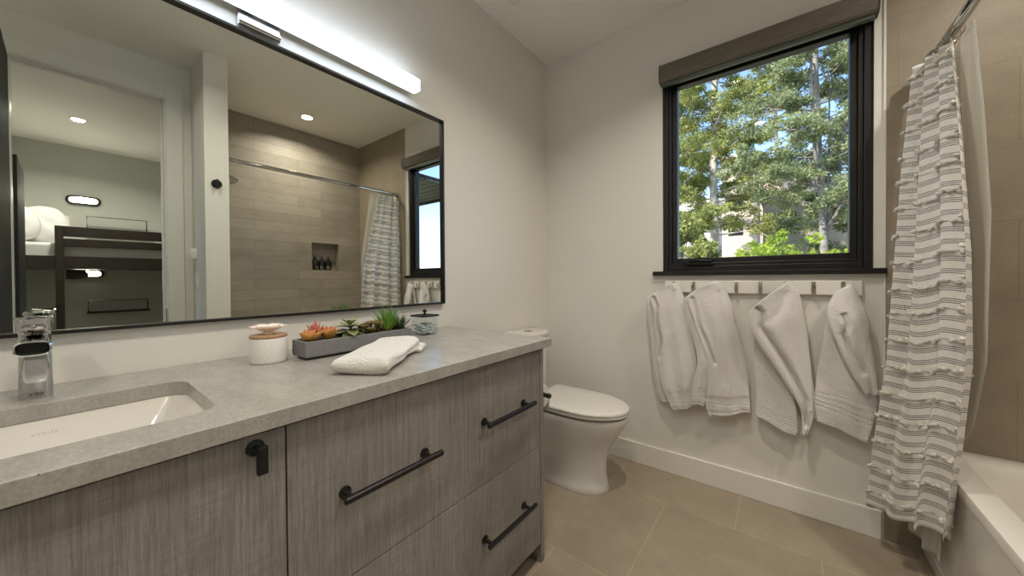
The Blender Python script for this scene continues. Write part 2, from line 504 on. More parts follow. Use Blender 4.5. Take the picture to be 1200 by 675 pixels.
# ------------------------------------------------------------------ towel rail with hooks
t = thing('hook_rail', 'white wooden rail with eight nickel hooks below the window', 'rail', (1.2545, D, 1.108))
obj('board', box(B(), -.4165, .4165, -.02, 0, -.034, .034), M['trim'], t, bevel=.003)
HX = [.888+.1028*i for i in range(8)]
def hook_mesh():
    bm = B()
    path = [(0, -.0205, .03), (0, -.0225, .0), (0, -.024, -.02), (0, -.034, -.028), (0, -.046, -.022), (0, -.052, -.004), (0, -.053, .012)]
    rings = []
    for i, p in enumerate(path):
        a = Vector(path[min(i+1, 6)])-Vector(path[max(i-1, 0)]); a.normalize(); nrm = Vector((0, -a.z, a.y))
        hw = .0075; th = .0028
        rings.append([Vector(p)+Vector((sx*hw, 0, 0))+nrm*sy*th for sx, sy in ((-1, -1), (1, -1), (1, 1), (-1, 1))])
    loft(bm, rings)
    return bm
h0 = obj('hook', hook_mesh(), M['nickel'], t, bevel=.0015)
h0.location = (HX[0]-1.2545, 0, 0)
for x in HX[1:]:
    h = h0.copy(); link(h); h.location = (x-1.2545, 0, 0)

# ------------------------------------------------------------------ hanging towels
def lobe(bm, rows, n=110, m=64, wr=0, seed=0, exp=2.6, band=None, crease=()):
    """rows: (xl, zl, xr, zr, distance from wall at left, at right, thickness)"""
    R = interp(rows, n); rs = random.Random(seed); ph = [rs.uniform(0, 6.28) for _ in range(6)]
    rings = []
    for i, (xl, zl, xr, zr, dl, dr, th) in enumerate(R):
        v = i/(n-1); ring = []
        th = max(th, .002)
        e = min(1, i/3.0)
        if i > n-4: e = [1, .95, .82, .55][i-(n-4)]
        for k in range(m):
            a = 2*PI*k/m
            c, s = math.cos(a), math.sin(a)
            cx = math.copysign(abs(c)**(2/exp), c); sy = math.copysign(abs(s)**(2/exp), s)
            u = (cx+1)/2
            d = dl+(dr-dl)*u + (-sy)*(-1)*th/2*max(e, .25)
            if sy > 0:
                d += wr*(math.sin(u*9+ph[0]+v*2.2)*.5+math.sin(u*17+ph[1]-v*3)*.28+math.sin(u*5+v*7+ph[2])*.3)*min(1, v*3)
                if band:
                    for b in band:
                        if abs(v-b) < .011: d -= .0022
            x = xl+(xr-xl)*u; z = zl+(zr-zl)*u
            z += .004*math.sin(u*8+ph[3])*v
            for pl, dep, wd_ in crease:
                if sy > 0:
                    q = Vector((x, z)); best = 9
                    for a_, b_ in zip(pl, pl[1:]):
                        a_ = Vector(a_); ab = Vector(b_)-a_; tt = max(0, min(1, (q-a_).dot(ab)/ab.length_squared)); best = min(best, (q-a_-ab*tt).length)
                    d -= dep*math.exp(-(best/wd_)**2)
            ring.append((x, D-d, z))
        rings.append(ring)
    loft(bm, rings)

def towel(label, lobes):
    bm = B()
    for L in lobes: lobe(bm, **L)
    o = obj('hanging_towel', bm, M['terry'], smooth=True)
    return tag(o, label, 'towel', 'white towels hanging from the hook rail')

BD = (.80, .825, .85, .875, .955)
towel('white terry towel on the leftmost hook, nearest the toilet', [
 dict(rows=[(.745,1.045,.82,1.085,.05,.05,.012),(.741,1.0,.81,1.03,.052,.05,.04),(.752,.90,.82,.92,.052,.05,.045),(.766,.78,.83,.78,.05,.05,.045),(.772,.64,.84,.64,.045,.045,.04),(.79,.51,.87,.50,.04,.04,.035),(.808,.435,.88,.43,.04,.04,.03)], wr=.004, seed=1, band=BD),
 dict(rows=[(.79,1.07,.893,1.132,.062,.045,.06),(.770,1.045,.925,1.105,.085,.04,.04),(.79,.95,.958,1.01,.09,.045,.05),(.798,.84,.98,.92,.085,.045,.045),(.803,.70,1.007,.79,.075,.045,.04),(.825,.55,1.018,.64,.07,.05,.035),(.868,.44,1.01,.49,.065,.05,.03),(.895,.398,1.002,.437,.062,.05,.028)], wr=.011, seed=2, band=BD, crease=[([(.792, 1.045), (.815, .99), (.812, .90), (.83, .80), (.82, .70)], .03, .008), ([(.90, 1.08), (.87, .98), (.86, .86)], .010, .012)])])
towel('white terry towel on the third hook, overlapping the leftmost towel', [
 dict(rows=[(.955,1.05,1.03,1.09,.06,.05,.012),(.947,1.02,1.02,1.05,.065,.06,.04),(.968,.9,1.03,.9,.065,.06,.045),(1.003,.80,1.06,.80,.07,.065,.045),(1.022,.70,1.09,.70,.08,.07,.045),(1.007,.61,1.085,.61,.085,.07,.04),(.994,.52,1.065,.52,.085,.07,.04),(.998,.465,1.052,.46,.085,.07,.035)], wr=.005, seed=3, band=BD),
 dict(rows=[(.99,1.08,1.10,1.141,.062,.045,.06),(.972,1.045,1.14,1.110,.085,.035,.04),(.995,.95,1.175,1.02,.09,.035,.05),(1.03,.84,1.195,.92,.09,.035,.045),(1.055,.74,1.22,.81,.09,.035,.04),(1.072,.64,1.245,.69,.085,.035,.036),(1.066,.54,1.254,.57,.085,.04,.034),(1.056,.48,1.257,.50,.08,.04,.032),(1.075,.403,1.259,.462,.075,.04,.028)], wr=.012, seed=4, band=BD, crease=[([(.995, 1.045), (1.015, .98), (1.03, .90), (1.07, .80), (1.10, .70)], .03, .008), ([(1.12, 1.08), (1.13, .95), (1.145, .78), (1.15, .6)], .010, .012)])])
towel('white terry towel on the sixth hook, folded over in a long diagonal', [
 dict(rows=[(1.30,.96,1.42,.96,.04,.035,.01),(1.272,.82,1.42,.82,.04,.035,.03),(1.279,.65,1.43,.62,.045,.04,.03),(1.283,.55,1.445,.50,.045,.045,.03),(1.281,.48,1.45,.425,.048,.048,.028),(1.284,.457,1.44,.388,.05,.05,.025)], wr=.005, seed=5, band=(.70,.74,.78,.82)),
 dict(rows=[(1.41,1.10,1.45,1.10,.03,.03,.01),(1.42,.9,1.485,.9,.03,.03,.025),(1.44,.7,1.497,.7,.035,.03,.03),(1.465,.58,1.516,.58,.04,.035,.03),(1.475,.49,1.519,.487,.04,.035,.025)], wr=.003, seed=6, band=BD),
 dict(rows=[(1.33,1.07,1.405,1.138,.07,.045,.06),(1.258,.985,1.45,1.085,.10,.04,.05),(1.262,.90,1.47,.98,.105,.045,.06),(1.30,.82,1.482,.89,.10,.045,.05),(1.35,.735,1.492,.78,.09,.05,.045),(1.41,.63,1.50,.66,.085,.055,.04),(1.452,.54,1.503,.56,.08,.06,.038),(1.46,.48,1.50,.485,.075,.06,.035),(1.457,.415,1.482,.412,.07,.06,.03)], wr=.011, seed=7, band=BD, crease=[([(1.29, 1.005), (1.31, .985), (1.312, .95), (1.305, .915), (1.34, .86), (1.39, .77), (1.44, .67), (1.475, .58), (1.478, .46)], .034, .009), ([(1.40, 1.08), (1.38, 1.0), (1.35, .95)], .010, .015)])])
towel('white terry towel on the eighth hook, beside the shower curtain', [
 dict(rows=[(1.57,1.05,1.62,1.131,.045,.045,.05),(1.548,.95,1.67,1.03,.035,.035,.03),(1.538,.86,1.69,.89,.035,.035,.035),(1.522,.75,1.705,.76,.04,.04,.03),(1.511,.65,1.715,.63,.045,.045,.03),(1.508,.57,1.70,.51,.05,.05,.028),(1.515,.488,1.683,.432,.052,.052,.025)], wr=.006, seed=8, band=(.72,.76,.80,.84)),
 dict(rows=[(1.575,1.09,1.63,1.13,.055,.045,.06),(1.549,1.02,1.662,1.06,.09,.05,.05),(1.552,.95,1.682,.98,.10,.06,.06),(1.578,.87,1.692,.88,.10,.06,.05),(1.60,.80,1.702,.80,.095,.065,.045),(1.635,.72,1.712,.72,.085,.065,.04),(1.672,.65,1.712,.65,.075,.065,.02)], wr=.010, seed=9, crease=[([(1.60, .99), (1.612, .95), (1.60, .90), (1.625, .83), (1.665, .74)], .028, .008)])])

# ------------------------------------------------------------------ vanity cabinet
CZ = .914; CY0, CY1 = -.46, 1.24; CF = .635
t = thing('vanity_cabinet', 'grey oak vanity cabinet with black pulls under the stone countertop', 'cabinet', (.3, .38, 0))
OX, OY = .3, .38
def lb(bm, x0, x1, y0, y1, z0, z1): return box(bm, x0-OX, x1-OX, y0-OY, y1-OY, z0, z1)
bm = B()
lb(bm, .002, .615, 1.183, 1.205, 0, .88); lb(bm, .002, .615, -.44, -.418, 0, .88)
lb(bm, .002, .594, -.418, 1.183, .08, .098); lb(bm, .53, .545, -.418, 1.183, 0, .08)
lb(bm, .002, .012, -.418, 1.183, .098, .70); lb(bm, .002, .592, .258, .276, .098, .87)
lb(bm, .56, .594, -.418, 1.183, .862, .879)
obj('carcass', bm, M['cab'], t, bevel=.001)
def pull(bm, y0, y1, z, x=.6125):
    # bar on two round-footed posts
    for yy in (y0+.018, y1-.035):
        lathe(bm, [(.014, 0), (.014, .004), (.0065, .006), (.0055, .036)], (x-OX, yy-OY, z), 18, 'x')
    bx = x-OX+.036
    rings = []
    for yy, k in ((y0, .8), (y0+.003, 1), (y1-.003, 1), (y1, .8)):
        rings.append([(bx+.0065*k*a, yy-OY, z+.0075*k*b) for a, b in ((-1, -.6), (-.6, -1), (.6, -1), (1, -.6), (1, .6), (.6, 1), (-.6, 1), (-1, .6))])
    loft(bm, rings)
    return bm
FX0, FX1 = .5945, .6125
def front(name, y0, y1, z0, z1):
    return obj(name, lb(B(), FX0, FX1, y0, y1, z0, z1), M['cab'], t, bevel=.0012)
d = front('door', -.417, .2665, .081, .872)
bm = B()
lathe(bm, [(.0155, 0), (.0155, .004), (.0065, .006), (.006, .03)], (FX1-OX, .216-OY, .848), 18, 'x')
box(bm, FX1-OX+.022, FX1-OX+.034, .211-OY, .228-OY, .806, .857)
obj('handle', bm, M['black'], d, bevel=.003, smooth=False)
d = front('drawer', .2695, 1.182, .4825, .872)
obj('handle', pull(B(), .366, .640, .682), M['black'], d)
obj('handle', pull(B(), .829, 1.101, .688), M['black'], d)
d = front('drawer', .2695, 1.182, .081, .4795)
obj('handle', pull(B(), .366, .640, .296), M['black'], d)
obj('handle', pull(B(), .829, 1.101, .297), M['black'], d)

# ------------------------------------------------------------------ countertop with sink cutout
def slab_with_hole(outer, inner, z0, z1):
    bm = B()
    def ring(pts, z): return [bm.verts.new((x, y, z)) for x, y in pts]
    for z in (z0, z1):
        o = ring(outer, z); i = ring(inner, z)
        es = [bm.edges.new((l[k], l[(k+1) % len(l)])) for l in (o, i) for k in range(len(l))]
        bmesh.ops.triangle_fill(bm, edges=es, use_beauty=True)
    bm.verts.ensure_lookup_table()
    no, ni = len(outer), len(inner)
    a = bm.verts
    for off, n in ((0, no), (no, ni)):
        for k in range(n):
            k2 = (k+1) % n
            bm.faces.new((a[off+k], a[off+k2], a[no+ni+off+k2], a[no+ni+off+k]))
    return bm
SX0, SX1, SY0, SY1 = .205, .532, -.262, .182
inner = rrect(SX0, SX1, SY0, SY1, .045, 8)
o = obj('countertop', slab_with_hole([(.001, CY0), (CF, CY0), (CF, CY1), (.001, CY1)], inner, CZ-.033, CZ), M['quartz'], bevel=.0015)
tag(o, 'grey speckled stone countertop with an undermount sink cutout', 'countertop')

# sink basin
t = thing('sink', 'white rectangular undermount sink basin set in the stone countertop', 'sink', ((SX0+SX1)/2, (SY0+SY1)/2, CZ-.033))
bx, by = (SX0+SX1)/2, (SY0+SY1)/2
rings = []
hw, hl = (SX1-SX0)/2, (SY1-SY0)/2
spec = [(.024, 0, .05), (.002, -.0005, .048), (.0, -.006, .05), (-.012, -.03, .055), (-.03, -.075, .06), (-.05, -.095, .06), (-.08, -.106, .05), (-.125, -.11, .03)]
for e, z, r in spec: rings.append([(x, y, z) for x, y in rrect(-hw-e, hw+e, -hl-e, hl+e, r, 6)])
outer = [(x*1.0, y, z-.008) for x, y, z in rings[-1]]
bm = B()
down = []
for e, z, r in [(.03, -.001, .05), (.016, -.04, .055), (0, -.085, .06), (-.04, -.116, .06), (-.125, -.122, .03)]:
    down.append([(x, y, z) for x, y in rrect(-hw-e, hw+e, -hl-e, hl+e, r, 6)])
loft(bm, down[::-1]+rings, True, True, True)
obj('basin', bm, M['porcelain'], t, smooth=True, auto=50)
bm = B(); lathe(bm, [(.022, -.1095), (.022, -.107), (.016, -.106), (.0, -.1055)], (0, 0, 0), 24)
obj('drain', bm, M['chrome'], t, smooth=True, auto=40)

def text_mesh(name, body, size, mat, parent, matrix, ext=.0006):
    cu = bpy.data.curves.new(name, 'FONT'); cu.body = body; cu.size = size; cu.extrude = ext; cu.align_x = 'CENTER'
    tmp = bpy.data.objects.new('tmp', cu); link(tmp)
    me = bpy.data.meshes.new_from_object(tmp)
    bpy.data.objects.remove(tmp); 
    me.transform(matrix); me.materials.clear(); me.materials.append(mat)
    o = link(bpy.data.objects.new(name, me)); o.parent = parent
    return o
# lettering moulded into the back wall of the basin, reading along +Y, facing +X
back = Matrix(((0, .25, .97, 0), (1, 0, 0, 0), (0, .97, -.25, 0), (0, 0, 0, 1)))
bl = Matrix.Translation((-hw+.0105, .012, -.028)) @ Matrix(((0, -.35, .94, 0), (1, 0, 0, 0), (0, .94, .35, 0), (0, 0, 0, 1)))
text_mesh('lettering', 'K O H L E R', .0062, plain('moulded_grey_lettering', (160, 157, 148), .3), t, bl)

# ------------------------------------------------------------------ faucet
t = thing('faucet', 'single-lever polished chrome faucet behind the sink', 'faucet', (.112, -.04, CZ))
def slabring(xc, z, hx, hy, tilt=0, r=.45, n=5):
    return [(xc+x, y, z+tilt*x) for x, y in rrect(-hx, hx, -hy, hy, min(hx, hy)*r, n)]
bm = B()
loft(bm, [slabring(.0, 0, .031, .0215), slabring(0, .002, .032, .0225), slabring(0, .10, .030, .0215), slabring(.002, .118, .030, .0212), slabring(.006, .140, .033, .0212, .15)])
obj('body', bm, M['chrome'], t, smooth=True, auto=40)
# spout: flat oval channel with a dark open mouth
bm = B()
def oval(x, zc, hy, hz, n=28, e=3.4):
    out = []
    for k in range(n):
        a = 2*PI*k/n; c, s = math.cos(a), math.sin(a)
        out.append((x, hy*math.copysign(abs(c)**(2/e), c), zc+hz*math.copysign(abs(s)**(2/e), s)))
    return out
rv = loft(bm, [oval(-.02, .125, .0215, .017), oval(.03, .124, .0215, .0165), oval(.09, .119, .0225, .0155), oval(.118, .116, .0232, .0150), oval(.120, .116, .0205, .0122), oval(.085, .118, .0195, .0115)], True, True, True)
obj('spout', bm, M['chrome'], t, smooth=True, auto=35)
bm = B(); loft(bm, [oval(.088, .118, .0192, .0112), oval(.093, .1178, .0192, .0112)])
obj('aerator', bm, plain('dark_aerator', (22, 22, 23), .35), t)
bm = B()
loft(bm, [slabring(.02, .1425, .048, .0205, .03), slabring(.02, .144, .05, .022, .03), slabring(.022, .166, .05, .022, .04), slabring(.02, .1675, .053, .0245, .05), slabring(.02, .172, .053, .0245, .05), slabring(.02, .1735, .051, .0225, .05)])
lathe(bm, [(.004, .0), (.004, .003), (.002, .0035)], (.071, .0, .155), 12, 'x')
obj('lever', bm, M['chrome'], t, smooth=True, auto=35)
text_mesh('lettering', 'vibo', .0110, plain('etched_lettering', (62, 62, 58), .5), t, Matrix.Translation((.0324, .001, .007)) @ Matrix(((0, 0, 1, 0), (1, 0, 0, 0), (0, 1, 0, 0), (0, 0, 0, 1))), .0003)

# ------------------------------------------------------------------ mirror
MY0, MY1, MZ0, MZ1 = -.42, 1.203, 1.035, 1.970
t = thing('wall_mirror', 'large rectangular wall mirror in a thin black frame above the vanity', 'mirror', (0, (MY0+MY1)/2, MZ0))
oy = (MY0+MY1)/2; hy = (MY1-MY0)/2; hz = MZ1-MZ0
bm = B()
for a, b, c, d in ((-hy, -hy+.009, 0, hz), (hy-.009, hy, 0, hz), (-hy+.009, hy-.009, 0, .009), (-hy+.009, hy-.009, hz-.009, hz)):
    box(bm, .0, .022, a, b, c, d)
obj('frame', bm, M['black'], t, bevel=.001)
obj('mirror_glass', box(B(), .002, .008, -hy+.007, hy-.007, .007, hz-.007), M['mirror'], t)

# ------------------------------------------------------------------ vanity light
t = thing('vanity_light', 'long bright bar light on a chrome bracket above the mirror', 'light', (0, .41, 2.03))
bm = B(); box(bm, 0, .018, -.06, .06, -.048, .06)
obj('wall_plate', bm, plain('satin_plate', (206, 204, 200), .35, 1), t, bevel=.003)
bm = B(); tube(bm, [(.018, -.058, -.036), (.018, .058, -.036)], .011, 14)
box(bm, .018, .032, -.02, .02, .0, .04)
obj('bracket', bm, M['chrome'], t, smooth=True, auto=40)
bm = B(); box(bm, .030, .0345, -.605, .605, -.006, .050)
box(bm, .030, .079, -.607, -.603, -.006, .050); box(bm, .030, .079, .603, .607, -.006, .050)
obj('housing', bm, plain('brushed_aluminium', (200, 200, 196), .25, 1), t, bevel=.0008)
LED = emis('lit_bar_diffuser', (222, 236, 255), 8.0)
obj('diffuser', box(B(), .0345, .077, -.6028, .6028, -.004, .048), LED, t, bevel=.004)

# ------------------------------------------------------------------ things on the counter
# lidded ceramic jar with a flower
JX, JY = .156, .381
t = thing('ceramic_jar', 'round white ceramic jar with a lattice relief beside the planter', 'jar', (JX, JY, CZ))
m, nt, p = newmat('white_ceramic_lattice')
p.inputs['Base Color'].default_value = (*lin((232, 230, 224)), 1); p.inputs['Roughness'].default_value = .45
tc = nd(nt, 'ShaderNodeUVMap'); sp = nd(nt, 'ShaderNodeSeparateXYZ'); nt.links.new(tc.outputs[0], sp.inputs[0])
U1 = mth(nt, 'MULTIPLY', sp.outputs[0], 22); V1 = mth(nt, 'MULTIPLY', sp.outputs[1], 5.5)
def tri(x): return mth(nt, 'ABSOLUTE', mth(nt, 'SUBTRACT', mth(nt, 'FRACT', x), .5))
hh = mth(nt, 'MINIMUM', mth(nt, 'MINIMUM', tri(mth(nt, 'ADD', U1, V1)), tri(mth(nt, 'SUBTRACT', U1, V1))), .2)
bump(nt, p, hh, .8, .0035)
def uvlathe(name, prof, mat, parent, n=64):
    verts, faces, uvs = [], [], []
    for i, (r, h) in enumerate(prof):
        for k in range(n): verts.append((r*math.cos(2*PI*k/n), r*math.sin(2*PI*k/n), h))
    Ls = [0]
    for i in range(1, len(prof)): Ls.append(Ls[-1]+math.hypot(prof[i][0]-prof[i-1][0], prof[i][1]-prof[i-1][1]))
    for i in range(len(prof)-1):
        for k in range(n):
            faces.append((i*n+k, i*n+(k+1) % n, (i+1)*n+(k+1) % n, (i+1)*n+k))
            a, b = k/n, (k+1)/n; c, d = Ls[i]/Ls[-1], Ls[i+1]/Ls[-1]
            uvs += [(a, c), (b, c), (b, d), (a, d)]
    faces.append(tuple(range(n))[::-1])
    uvs += [(0, 0)]*n
    o = obj(name, (verts, [], faces), mat, parent, smooth=True, auto=50)
    l = o.data.uv_layers.new(name='UVMap')
    l.data.foreach_set('uv', [x for q in uvs for x in q])
    return o
uvlathe('body', [(.046, 0), (.0485, .002), (.0495, .006), (.0495, .070), (.048, .0735), (.045, .074), (.044, .066), (.001, .066)], m, t)
bm = B(); lathe(bm, [(.0475, .0742), (.0485, .0755), (.0485, .0815), (.047, .083)], n=48)
obj('wooden_lid', bm, plain('lid_wood', (190, 150, 116), .5, noise=.12, nscale=40), t, smooth=True, auto=40)
fl = tag(empty('decorative_flower', (JX, JY, CZ+.083)), 'small pale pink artificial flower resting on the wooden jar lid', 'ornament')
def petal(bm, uvs, L, W, cup, tilt, rot, base=(0, 0, 0), curl=0, n=7, m=5, thick=0, pt=1.0, r0=0.0):
    """leaf-shaped strip: L long, W wide, cupped, tilted up by tilt, turned by rot"""
    vs = []
    for i in range(n+1):
        s = i/n
        wdt = W*(math.sin(PI*min(1, s*.98+.02)**pt)**.75 if s < 1 else 0.02)
        ang = tilt+curl*s
        if i == 0: x, z = r0, 0.0
        else:
            x += L/n*math.cos(ang); z += L/n*math.sin(ang)
        row = []
        for k in range(m):
            u = (k/(m-1)*2-1)
            y = u*wdt/2; zz = z+cup*wdt*u*u*math.cos(ang); xx = x-cup*wdt*u*u*math.sin(ang)
            c, d = math.cos(rot), math.sin(rot)
            row.append(bm.verts.new((base[0]+xx*c-y*d, base[1]+xx*d+y*c, base[2]+zz)))
        vs.append(row)
    uvl = bm.loops.layers.uv.verify()
    for i in range(n):
        for k in range(m-1):
            f = bm.faces.new((vs[i][k], vs[i][k+1], vs[i+1][k+1], vs[i+1][k]))
            for lp, (a, b) in zip(f.loops, ((i/n, k), (i/n, k+1), ((i+1)/n, k+1), ((i+1)/n, k))):
                lp[uvl].uv = (b/(m-1), a)
def leafobj(name, bm, mat, parent, th=.0012):
    me = bpy.data.meshes.new(name); bm.normal_update(); bm.to_mesh(me); bm.free()
    me.materials.append(mat); me.shade_smooth()
    o = link(bpy.data.objects.new(name, me)); o.parent = parent
    md = o.modifiers.new('solid', 'SOLIDIFY'); md.thickness = th; md.offset = 0
    return o
bm = B(); rs = random.Random(3)
lathe(bm, [(.010, 0), (.008, .004), (.004, .006)], n=14)
for ring, (n_, L, ti) in enumerate(((12, .054, .70), (11, .044, .88), (9, .032, 1.05), (6, .020, 1.3))):
    for k in range(n_):
        petal(bm, None, L*rs.uniform(.92, 1.06), (.019, .016, .012, .009)[ring], .30, ti, 2*PI*(k+ring*.4)/n_+rs.uniform(-.1, .1), (0, 0, .001+ring*.001), curl=-.40, pt=1.25, r0=.003)
leafobj('petals', bm, plain('pale_blush_petal', (250, 236, 224), .6), fl, .0008)

# planter with succulents
PX0, PX1, PY0, PY1 = .148, .250, .447, .832
t = thing('planter', 'long low grey concrete planter trough holding succulents', 'planter', ((PX0+PX1)/2, (PY0+PY1)/2, CZ))
hx, hy = (PX1-PX0)/2, (PY1-PY0)/2
M['concrete'] = plain('grey_concrete', (124, 124, 123), .75, noise=.07, nscale=60, bmp=.2, bscale=150)
bm = B()
def rr(e, z): return [(x, y, z) for x, y in rrect(-hx+e, hx-e, -hy+e, hy-e, .003, 2)]
loft(bm, [rr(.006, .007), rr(.001, .009), rr(0, .012), rr(0, .0555), rr(.002, .057), rr(.007, .057), rr(.009, .055), rr(.009, .046)])
obj('trough', bm, M['concrete'], t)
obj('foot', box(B(), -hx+.012, hx-.012, -hy+.012, hy-.012, 0, .008), M['black'], t)
bm = B(); rs = random.Random(5)
for i in range(900):
    x = rs.uniform(-hx+.011, hx-.011); y = rs.uniform(-hy+.011, hy-.011); r = rs.uniform(.0018, .0036)
    bmesh.ops.create_icosphere(bm, subdivisions=1, radius=r, matrix=Matrix.Translation(((PX0+PX1)/2+x, (PY0+PY1)/2+y, CZ+.048+rs.uniform(0, .002))) @ Matrix.Diagonal((1, rs.uniform(.7, 1.3), .8, 1)))
tag(obj('gravel', bm, plain('tan_gravel', (132, 116, 92), .9, noise=.35, nscale=130)), 'small tan gravel filling the grey concrete planter', 'gravel', kind='stuff')

GZ = CZ+.050
G = 'succulents in the grey planter'
def plant(name, label, x, y, bm, mat, th, z=GZ):
    e = tag(empty(name, (x, y, z)), label, 'plant', G)
    leafobj('leaves', bm, mat, e, th)
    return e
M['orange'] = m_grad('orange_leaf', [(0, (140, 112, 40)), (.5, (190, 140, 58)), (.85, (206, 142, 80)), (1, (200, 118, 84))])
M['pinkleaf'] = m_grad('pink_leaf', [(0, (160, 130, 90)), (.5, (200, 140, 116)), (1, (196, 108, 100))])
M['sage'] = m_grad('sage_leaf', [(0, (86, 96, 50)), (.5, (138, 144, 96)), (1, (160, 156, 116))])
M['olive'] = m_grad('olive_leaf', [(0, (76, 74, 34)), (.6, (120, 114, 58)), (1, (128, 104, 66))])
M['grass'] = m_grad('grass_leaf', [(0, (150, 182, 76)), (.6, (116, 160, 62)), (1, (84, 124, 54))])
M['dark'] = m_grad('dark_leaf', [(0, (40, 62, 34)), (.7, (62, 86, 46)), (1, (96, 104, 70))])
def rosette(L, W, rings, cup=.28, seed=0, n0=8, t0=.45, dt=.32, curl=.5, pt=.75):
    bm = B(); rs = random.Random(seed)
    for r in range(rings):
        n_ = max(3, n0-r)
        for k in range(n_):
            s = 1-.16*r
            petal(bm, None, L*s*rs.uniform(.9, 1.08), W*s, cup, t0+dt*r, 2*PI*(k+.5*(r % 2))/n_+rs.uniform(-.12, .12), (0, 0, .003*r), curl=curl, pt=pt, r0=.004)
    return bm
plant('succulent', 'orange cup-leaved succulent rosette at the left end of the planter', .214, .476, rosette(.047, .038, 3, .36, 1, 6, .42, .42, .75), M['orange'], .0022)
plant('succulent', 'second orange succulent rosette, behind the pink one in the planter', .203, .536, rosette(.048, .036, 3, .36, 2, 6, .5, .40, .7), M['orange'], .0022)
bm = B(); rs = random.Random(12)
for r, (n_, ti, L) in enumerate(((7, .75, .042), (6, 1.05, .052), (4, 1.35, .055))):
    for k in range(n_): petal(bm, None, L*rs.uniform(.88, 1.1), .014, .25, ti, 2*PI*(k+.4*r)/n_+rs.uniform(-.2, .2), (0, 0, .004), curl=.1, pt=1.5, r0=.003)
plant('succulent', 'upright pink-tipped succulent between the two orange rosettes', .184, .506, bm, M['pinkleaf'], .0025)
bm = B(); rs = random.Random(14)
tube(bm, [(0, 0, -.003), (0, .002, .02), (.002, .003, .045)], .003, 7)
for z, n_, ti, L, W in ((.012, 4, -.1, .062, .033), (.020, 4, .15, .068, .036), (.030, 4, .35, .060, .034), (.040, 3, .75, .040, .024), (.042, 2, 1.1, .024, .012)):
    for k in range(n_): petal(bm, None, L*rs.uniform(.85, 1.1), W, .16, ti+rs.uniform(-.15, .15), 2*PI*k/n_+z*60+rs.uniform(-.3, .3), (0, 0.002, z), curl=-.35, pt=1.05, r0=.002)
plant('succulent', 'sage green succulent with long floppy leaves on a stem', .195, .612, bm, M['sage'], .0022)
bm = B(); rs = random.Random(15)
for c in range(20):
    bx_, by_ = rs.uniform(-.03, .03), rs.uniform(-.045, .048); bz = rs.uniform(.004, .034)
    tube(bm, [(bx_*.5, by_*.6, -.003), (bx_, by_, bz)], .0015, 5)
    for r in range(3):
        for k in range(6-r):
            petal(bm, None, 0.019*(1-.18*r), .012, .3, .4+.4*r, 2*PI*k/(6-r)+r*.5+c, (bx_, by_, bz), curl=.5, pt=.8, r0=.001, n=4, m=3)
plant('succulent', 'cluster of small olive and brown rosettes in the middle of the planter', .200, .690, bm, M['olive'], .0015)
def spiky(n_, L, W, seed, spread, curl=-.2):
    bm = B(); rs = random.Random(seed)
    for k in range(n_):
        ti = PI/2-abs(rs.gauss(0, spread)); r = rs.uniform(0, .012)
        petal(bm, None, L*rs.uniform(.7, 1.1), W, .15, ti, rs.uniform(0, 2*PI), (0, 0, 0), curl=curl*rs.uniform(.3, 1.6), pt=.55, r0=r, n=6, m=3)
    return bm
plant('grass_plant', 'bright green tuft of upright grassy blades in the planter', .192, .762, spiky(95, .090, .0056, 21, .33), M['grass'], .0007)
plant('spiky_plant', 'dark green spiky plant at the right end of the planter', .208, .806, spiky(60, .064, .0042, 23, .55, -.1), M['dark'], .0008)
plant('spiky_plant', 'low dark green spiky plant directly behind the grassy tuft', .172, .800, spiky(50, .05, .004, 24, .7, .2), M['dark'], .0008)

# folded towel on the counter
def folded():
    bm = B()
    A = Vector((.470, .418)); Bv = Vector((.598, .503)); Dv = Vector((.252, .692))
    ux = (Bv-A); wv = (Dv-A)
    def layer(u0, u1, v0, v1, z0, z1, seed, foldend):
        rs = random.Random(seed); ph = [rs.uniform(0, 6) for _ in range(5)]
        rings = []; n = 100; mm = 48
        for i in range(n+1):
            v = v0+(v1-v0)*i/n
            e = math.sqrt(max(0, 1-(1-min(i, n-i)/5)**2)) if min(i, n-i) < 5 else 1
            e = max(e, .45)
            ring = []
            for k in range(mm):
                a = 2*PI*k/mm; c, s = math.cos(a), math.sin(a)
                cx = math.copysign(abs(c)**.42, c); sy = math.copysign(abs(s)**.62, s)
                u = (u0+u1)/2+(u1-u0)/2*cx
                zc = (z0+z1)/2; th = (z1-z0)/2*(.88+.12*math.sin(v*7+ph[0])+.07*math.sin(u*6+ph[1]))
                p = A+ux*u+wv*v + ux.normalized()*(.003*math.sin(v*15+ph[2]))*(1 if cx > 0 else .6)
                zz = zc+th*sy*e
                if sy > 0: zz += .0025*math.sin(v*9+u*3+ph[3])
                if u > .93 and v > .12: p = p-ux.normalized()*.007*math.exp(-((zz-.022-.002*math.sin(v*8))/.0035)**2)*min(1, (v-.12)*4)
                ring.append((p.x, p.y, CZ+max(.0005, zz)))
            rings.append(ring)
        loft(bm, rings)
    layer(.0, 1.0, .0, .97, .0005, .047, 3, 0)
    layer(.25, 1.10, .80, 1.04, .0, .021, 4, 0)
    return bm
o = obj('folded_towel', folded(), M['terry'], smooth=True)
tag(o, 'white terry towel folded flat on the countertop in front of the planter', 'towel')

